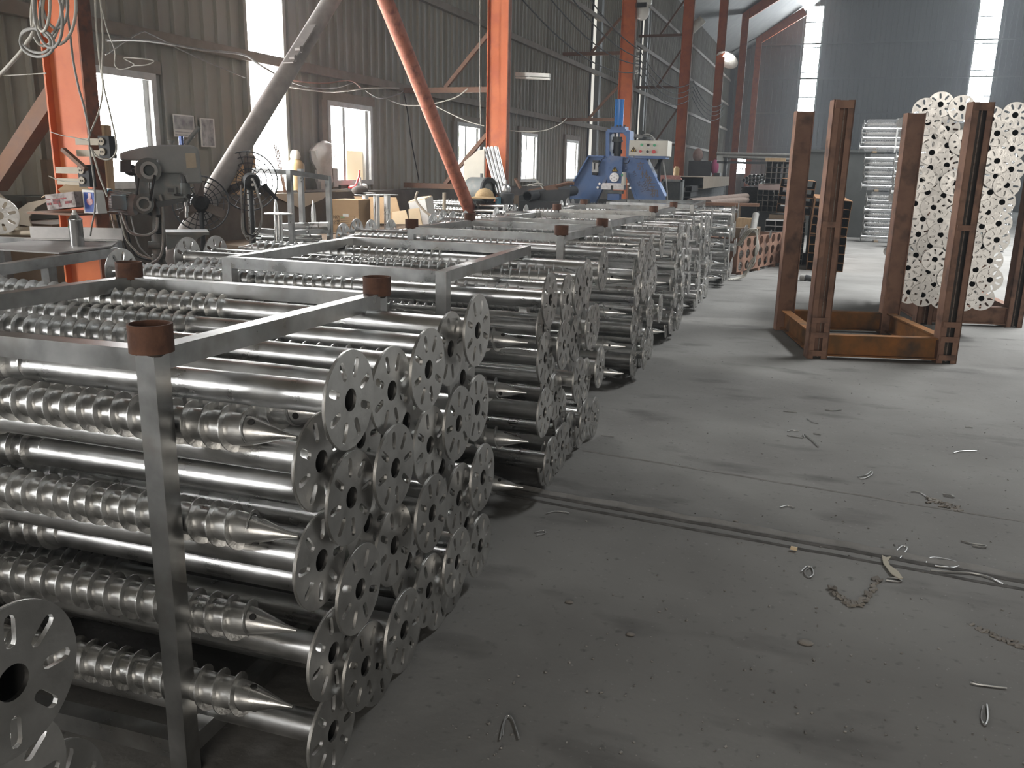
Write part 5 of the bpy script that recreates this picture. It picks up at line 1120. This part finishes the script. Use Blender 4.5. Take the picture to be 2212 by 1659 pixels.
def plate(name, pts, m_, dy, th, parent=bm_): m = MB(); m.prism([qm(x,y,dy) for x, y in pts],(0,th,0)); return m.build(name, m_, parent)
fl_, fr_ = qm(1224,440), qm(1438,440)
LW = [qm(x,y) for x, y in ((1276,337),(1312,338),(1314,378),(1298,400),(1284,440))]+[Vector((qm(1270,470).x,YMc,0)),Vector((fl_.x-.02,YMc,0)),qm(1226,440),qm(1226,421)]
m = MB(); m.prism(LW,(0,.03,0)); lw = m.build('left_leg', BLUE, bm_)
RW = [qm(x,y) for x, y in ((1356,340),(1397,342),(1437,424),(1438,440))]+[Vector((fr_.x,YMc,0)),Vector((qm(1392,470).x,YMc,0)),qm(1378,440),qm(1355,374)]
m = MB(); m.prism(RW,(0,.03,0)); rw_ = m.build('right_leg', BLUE, bm_)
for nm, P1, par in (('edge_flange',[(1276,337),(1226,421)],lw),('edge_flange',[(1397,342),(1438,424)],rw_),('edge_flange',[(1276,337),(1308,338)],lw),('inner_flange',[(1314,378),(1284,440)],lw),('inner_flange',[(1355,374),(1379,440)],rw_)):
    m = MB(); a, b = qm(*P1[0],.06), qm(*P1[1],.06); m.beam(a,b,.02 if 'inner' not in nm else .05,.34 if 'inner' not in nm else .14,Vector((0,1,0)) if 0 else (0,1,0)); m.build(nm, BLUE, par)
plate('column_plate',((1312,336),(1345,338),(1343,398),(1312,397)),BLUE,-.05,.3)
plate('side_channel',((1345,340),(1357,341),(1357,374),(1345,376)),BLUE,.06,.2)
for x in ((1308,1315.5),(1352,1359.5)): plate('frame_upright',((x[0]+.5,282),(x[1]+1,282),(x[1],340),(x[0],340)),BLUE,-.06,.4)
plate('frame_head',((1312,279),(1352,279),(1352,286),(1312,286)),BLUE,-.08,.44); plate('frame_head',((1319,273),(1350,273),(1350,279),(1319,279)),BLUE,-.02,.34)
for s_ in (((1315,286),(1325,286),(1315,296)),((1353,286),(1344,286),(1353,296)),((1316,322),(1322,338),(1316,338))): plate('gusset', s_, BLUE, .0,.02)
cyb, cyt = qm(1336,276,.15), qm(1338.5,215,.15); r_ = 9.5*kd*0+ (qm(1346,240)-qm(1327,240)).length/2
m = MB(); m.lathe([(0,r_*1.05),(.02,r_),((cyt-cyb).length-.03,r_),((cyt-cyb).length,r_*1.04)],cyb,Vector((cyb.x,cyb.y,9)),24); m.build('cylinder', BLUEB, bm_, 40)
for x in (1322,1334,1340,1349): m = MB(); m.cyl(qm(x,274,-.03),qm(x,270,-.03),.02,n=6); m.build('bolt', DARKST, bm_)
for nm, prof, m_ in (('ram_rod',((287,298,5.5),),STEEL),('ram_collar',((296,302,10),(302,307,11.5)),IRON),('ram_coupling',((307,323,8.5),(323,332,10.5),(332,339,7)),DARKST)):
    m = MB()
    for y0, y1, r in prof: m.cyl(qm(1334,y0,.15),Vector((qm(1334,y0,.15).x,YMc+.15,qm(1334,y1,.15).z)),r*(qm(1335,300)-qm(1334,300)).length,n=20)
    m.build(nm, m_, bm_, 40)
def box2(name, x0, y0, x1, y1, m_, dy, th, parent=bm_): a, b = qm(x0,y1,dy), qm(x1,y0,dy); m = MB(); m.span((a.x,YMc+dy,a.z),(b.x,YMc+dy+th,b.z)); return m.build(name, m_, parent)
cbx = box2('control_box',1358,304,1443,336,CREAM,-.25,.5)
box2('box_shelf',1370,337,1438,342,BLUE,-.22,.45)
def tri(name, x, y, s_, m_, dy, par, parent2=None):
    m = MB(); m.prism([qm(x-s_,y+s_*.7,dy),qm(x+s_,y+s_*.7,dy),qm(x,y-s_*.9,dy)],(0,.008,0)); t_ = m.build(name, m_, par)
    m = MB(); m.beam(qm(x,y-s_*.45,dy-.004),qm(x-.4,y+.5,dy-.004),.022,.006,(0,1,0)); m.beam(qm(x-.4,y+.3,dy-.004),qm(x+.5,y+s_*.5,dy-.004),.02,.006,(0,1,0)); m.build('warning_bolt', BLACK, t_)
    m = MB(); pts = [qm(x-s_,y+s_*.7,dy-.003),qm(x+s_,y+s_*.7,dy-.003),qm(x,y-s_*.9,dy-.003)]
    for i in range(3): m.beam(pts[i],pts[(i+1) % 3],.012,.005,(0,1,0))
    m.build('warning_border', PRINT, t_)
tri('warning_sign',1368.5,323,6,YELLOW,-.262,cbx); tri('warning_sign',1328,366,6,YELLOW,-.062,bm_)
for i, (x, y, m_) in enumerate(((1386.5,313,GREEN),(1400.5,313.5,BLACK),(1414,314,GREEN),(1384,327,RED),(1399,327.5,BLACK),(1412.5,328,RED))):
    c = qm(x,y,-.25); m = MB(); m.cyl(c,c-Vector((0,.03,0)),.022 if i != 5 else .032,n=14); bt_ = m.build('button', m_, cbx, 40)
    m = MB(); m.box(qm(x,y+4.2,-.253),(.045,.006,.026)); m.build('button_tag', WHITE, bt_)
m = MB(); c = qm(1396,301,-.05); m.lathe([(0,.07),(.05,.085),(.09,.06)],c-Vector((0,0,.05)),c+Vector((0,0,1)),14); m.cyl(c+Vector((-.09,0,.06)),c+Vector((-.06,0,.14)),.025,n=8); m.cyl(c+Vector((.05,0,.06)),c+Vector((.12,0,.12)),.025,n=8); m.build('valve_block', DARKST, bm_, 40)
m = MB(); m.tube(smoothpts([qm(1376,304,-.1),qm(1386,293,-.1),qm(1400,290,-.1),qm(1410,296,-.1),qm(1414,304,-.1)]),.009,6); m.tube(smoothpts([qm(1400,293,-.05),qm(1410,296,-.05),qm(1416,304,-.05)]),.009,6); m.build('pressure_hose', GREYC, bm_, 60)
sb = box2('limit_switch',1278,350,1292,372,ALU,-.10,.1,lw); box2('switch_cap',1280,346,1293,351,DARKST,-.10,.1,sb); box2('switch_foot',1279,372,1290,378,BLACK,-.10,.1,sb); box2('switch_slot',1282.5,352,1286,366,BLACK,-.105,.02,sb)
c = qm(1327.5,383,-.05); m = MB(); m.cyl(c,c-Vector((0,.03,0)),10*(qm(1335,300)-qm(1334,300)).length,n=26); fg = m.build('round_flange', mat('bright_flange',(.72,.72,.72),metal=.6,rough=.35), bm_, 40)
for i in range(6): m = MB(); m.cyl(c+Vector((.055*math.cos(i*PI/3+.5),-.03,.055*math.sin(i*PI/3+.5))),c+Vector((.055*math.cos(i*PI/3+.5),-.045,.055*math.sin(i*PI/3+.5))),.012,n=6); m.build('bolt', STEEL, fg)
m = MB(); m.cyl(c-Vector((0,.03,0)),c-Vector((0,.04,0)),.014,n=10); m.build('centre_stud', STEEL, fg)
m = MB()
for x, y in ((1316,346),(1340,346),(1316,362),(1341,363),(1315,393),(1339,393),(1352,350),(1352,364)): m.cyl(qm(x,y,-.05),qm(x,y,-.07),.016,n=6)
m.build('rivet', BLUE, bm_)
for x, y in ((1295,397),(1291,405),(1357,397),(1361,406)): m = MB(); m.cyl(qm(x,y,-.02),qm(x,y,-.05),.022,n=6); m.build('bolt', STEEL, bm_)
box2('clamp_bar',1298,400,1348,409,STEEL,-.18,.2); box2('clamp_bar',1301,396,1345,400.5,STEEL,-.12,.14); box2('clamp_screw',1319,401,1324,411,DARKST,-.2,.03); box2('lower_block',1306,412,1343,418,IRON,-.14,.2); box2('die_block',1312,418,1338,432,BLUE,-.14,.2)
m = MB(); a = qm(1325,430); m.span((a.x-.25,YMc-.1,0),(a.x+.25,YMc+.2,a.z)); m.build('pedestal', DARKST, bm_)
m = MB(); a = qm(1347,400,-.1); b = qm(1347,372,-.1); m.cyl(a,Vector((a.x,a.y,b.z)),.045,.04,n=16); m.build('grease_bottle', CREAM, bm_, 40)
box2('bottle_label',1341.5,376,1345.5,381,GREEN,-.15,.05)
m = MB(); m.tube(smoothpts([qm(1432,345,-.05),qm(1436,370,-.05),qm(1440,400,-.05),qm(1442,440,-.05)]),.012,6); m.build('supply_cable', GREYC, bm_, 60)
m = MB(); m.tube(smoothpts([qm(1292,362,-.08),qm(1300,345,-.08),qm(1306,341,-.08)]),.006,5); m.tube(smoothpts([qm(1346,352,-.08),qm(1356,352,-.08),qm(1361,343,-.08)]),.006,5); m.build('signal_lead', BLACK, bm_, 60)
m = MB(); m.beam(qm(1430,342,.1),qm(1416,365,.1),.05,.05); m.beam(qm(1425,345,.1),Vector((qm(1424,400,.1).x,YMc+.1,0)),.05,.05,(0,1,0)); m.build('box_stand', BLACK, bm_)
for ch, x, y in (('京',1383,360),('林',1392,377),('液',1400,391),('压',1407,405),('机',1414,419)): text(ch, rw_, qm(x,y,-.004), (PI/2,.42*0,0), .15, mat('faded_paint_mark_'+str(x),(.20,.16,.13),rough=.8))
DIG = mat('dark_stencil',(.11,.12,.17),rough=.8)
for s_, x, y in (('1 13327',1392,398),('26771',1384,404),('M1',1370,376)): text(s_, rw_, qm(x,y,-.004), (PI/2,1.05,0), .085, DIG)

# ------------------------------------------------------------------ floor litter
def flw(px, py, z=.006): return wz(px,py,z)
def wirebit(pts, r, label, m_=WIRE, group=None, nm='wire_offcut'): m = MB(); m.tube(smoothpts([flw(x,y,r+.002) for x, y in pts],4), r, 5); solo(m, nm, m_, label, 'wire', group, smooth=60)
wirebit(((1080,1597),(1088,1560),(1097,1546),(1108,1556),(1121,1595)),.0028,'hairpin of wire lying on the near floor, closest to the bottom edge')
wirebit(((1086,1588),(1090,1560),(1098,1548)),.0022,'thin wire strand doubled along the near hairpin')
wirebit(((1731,1235),(1742,1224),(1753,1226),(1757,1240),(1748,1247),(1738,1238),(1744,1228),(1762,1224)),.003,'small closed loop of wire on the floor above the crusty hollow')
wirebit(((1914,1253),(1945,1256),(1943,1250),(1916,1247)),.003,'flat hairpin of bright wire just below the floor joint')
wirebit(((2010,1232),(2050,1235),(2100,1238),(2140,1248),(2168,1262)),.004,'long bright wire lying along the floor joint at the right')
wirebit(((2000,1216),(2010,1205),(2035,1206),(2060,1212),(2075,1218),(2060,1226),(2020,1222)),.003,'tangled loop of wire by the joint at the right')
wirebit(((1738,945),(1735,938),(1750,948),(1768,965)),.0035,'bent wire with one long leg in the middle of the aisle')
wirebit(((1700,940),(1720,944),(1735,946)),.003,'short wire just left of the long-legged bent wire')
wirebit(((1701,932),(1712,929),(1726,931)),.003,'short wire above the long-legged bent wire')
wirebit(((1852,1030),(1872,1026),(1882,1018),(1884,1024),(1868,1033),(1855,1032)),.003,'curled closed wire hook lying beyond the raised seam')
wirebit(((2076,1168),(2100,1174),(2128,1178),(2126,1182),(2100,1178)),.0035,'thick doubled wire lying between seam and joint at the right')
wirebit(((2096,1474),(2110,1478),(2140,1482),(2175,1486)),.0028,'straight wire lying near the right edge of the near floor')
wirebit(((2100,1470),(2120,1478),(2150,1483)),.0022,'second wire crossing the straight one near the right edge')
wirebit(((2124,1525),(2120,1550),(2128,1566),(2134,1550),(2132,1522)),.003,'narrow wire loop standing near the right edge, below the straight wire')
wirebit(((1685,1096),(1702,1092),(1716,1097)),.003,'short double wire lying between seam and joint')
wirebit(((1968,1062),(1985,1063),(2004,1074)),.0028,'slim wire by the broken patch of the seam')
wirebit(((2036,1066),(2056,1070),(2060,1074),(2038,1070)),.003,'short flat loop of wire right of the broken patch')
wirebit(((1180,1109),(1205,1104),(1230,1108)),.0025,'thin wire beside the joint close to the second rack')
wirebit(((1155,1150),(1175,1146),(1178,1152),(1160,1156)),.0025,'small flat loop of wire close to the front rack end')
wirebit(((1782,885),(1800,887),(1818,885)),.003,'bright short wire far up the aisle')
wirebit(((1692,888),(1722,891)),.003,'pale short wire left of the bright one up the aisle')
wirebit(((2060,978),(2080,974),(2110,974)),.003,'long bent wire at the right, well beyond the seam')
wirebit(((1298,940),(1326,943)),.0025,'thin pale wire near the second rack discs')
wirebit(((1743,904),(1755,912),(1768,915)),.0025,'curved thin wire in mid aisle')
wirebit(((2085,922),(2102,924)),.0025,'tiny straight wire at the right beyond the seam')
wirebit(((1757,936),(1773,939)),.003,'stubby double wire right of the bent one')
wirebit(((1935,1192),(1948,1180),(1960,1184),(1944,1206)),.0025,'upturned thin wires on the dust ridge')
# crusty hollow and broken patches
m = MB(); rnd2 = random.Random(5)
for i in range(70):
    f_ = i/69; x = 1798+98*f_; y = 1272+34*math.sin(PI*f_)-(18*max(0,f_-.75)*4); x += rnd2.uniform(-4,4); y += rnd2.uniform(-5,5)
    c = flw(x,y,0); s_ = rnd2.uniform(.006,.018); m.box(c+Vector((0,0,s_*.35)),(s_*1.6,s_*1.1,s_*.45),Euler((rnd2.uniform(-.5,.5),rnd2.uniform(-.5,.5),rnd2.uniform(0,3))).to_matrix())
solo(m,'concrete_crust',CRUST,'crescent of flaking concrete crust on the near floor','crust',None,'stuff')
m = MB()
for i in range(46):
    x, y = 2000+rnd2.uniform(0,75), 0; y = 1081+(x-2000)*.26+rnd2.uniform(-6,6); c = flw(x,y,0); s_ = rnd2.uniform(.006,.016); m.box(c+Vector((0,0,s_*.3)),(s_*1.8,s_,s_*.4),Euler((rnd2.uniform(-.4,.4),rnd2.uniform(-.4,.4),rnd2.uniform(0,3))).to_matrix())
for i in range(40):
    x = 2096+rnd2.uniform(0,120); y = 1352+(x-2096)*.42+rnd2.uniform(-4,4); c = flw(x,y,0); s_ = rnd2.uniform(.005,.012); m.box(c+Vector((0,0,s_*.3)),(s_*2,s_,s_*.4),Euler((rnd2.uniform(-.4,.4),rnd2.uniform(-.4,.4),rnd2.uniform(0,3))).to_matrix())
solo(m,'broken_concrete',CRUST,'loose broken crumbs along the cracked floor seams at the right','crumbs',None,'stuff')
m = MB()
for i in range(420):
    x, y = rnd2.uniform(780,2212), rnd2.uniform(690,1655)**1
    c = flw(x,y,0)
    if c.x < -.8: continue
    s_ = rnd2.uniform(.002,.006); m.box(c+Vector((0,0,s_*.4)),(s_*rnd2.uniform(1,2.2),s_,s_*.8),Euler((rnd2.uniform(-.5,.5),rnd2.uniform(-.5,.5),rnd2.uniform(0,3))).to_matrix())
solo(m,'floor_grit',mat('grit',(.33,.32,.30),(.10,.095,.09),90,0,.9),'scattered grit and spatter on the aisle floor','grit',None,'stuff')
m = MB(); pts = [(1905,1200),(1914,1205),(1925,1203),(1918,1212),(1922,1222),(1940,1235),(1950,1250),(1942,1251),(1925,1240),(1908,1218)]; m.prism([flw(x,y,.008) for x, y in pts],(0,0,.003)); solo(m,'leaf_scrap',mat('dry_leaf',(.42,.38,.30),rough=.8),'dry crumpled scrap lying across the floor joint','scrap')
m = MB(); a, b = flw(1708,1183,.012), flw(1722,1186,.012); m.beam(a,b,.012,.012); solo(m,'wood_chip',CARDL,'tiny tan wood chip lying in the floor joint','chip')
for i, (x,y,rx) in enumerate(((1740,1390,.020),(1362,1372,.012),(1230,1302,.012),(1590,1128,.010))):
    c = flw(x,y,0); m = MB(); m.sphere(c+Vector((0,0,.004)),rx,10,6,(1.3,.9,.35)); solo(m,'flat_pebble',CRUST,['flat dark pebble left of the crusty hollow','flat pebble low on the near floor','pebble by the front rack shadow','pebble by the floor joint'][i],'pebble')
m = MB(); random.seed(4)
a = wz(180,655,.95); pts = []
p = wy(190,640,3.1)
for i, (z, r) in enumerate(((-.25,.12),(-.05,.17),(.05,.14),(.09,.06),(.10,.01))):
    pts.append([Vector((p.x+r*1.5*math.cos(2*PI*j/16)*(1+.2*math.sin(3*j+i)), p.y+r*math.sin(2*PI*j/16)*(1+.2*math.sin(4*j+i)), p.z-.06+z)) for j in range(16)])
m.rings(pts); solo(m,'plastic_sack',BAG,'crumpled clear plastic sack behind the frontmost rack','sack',smooth=70)
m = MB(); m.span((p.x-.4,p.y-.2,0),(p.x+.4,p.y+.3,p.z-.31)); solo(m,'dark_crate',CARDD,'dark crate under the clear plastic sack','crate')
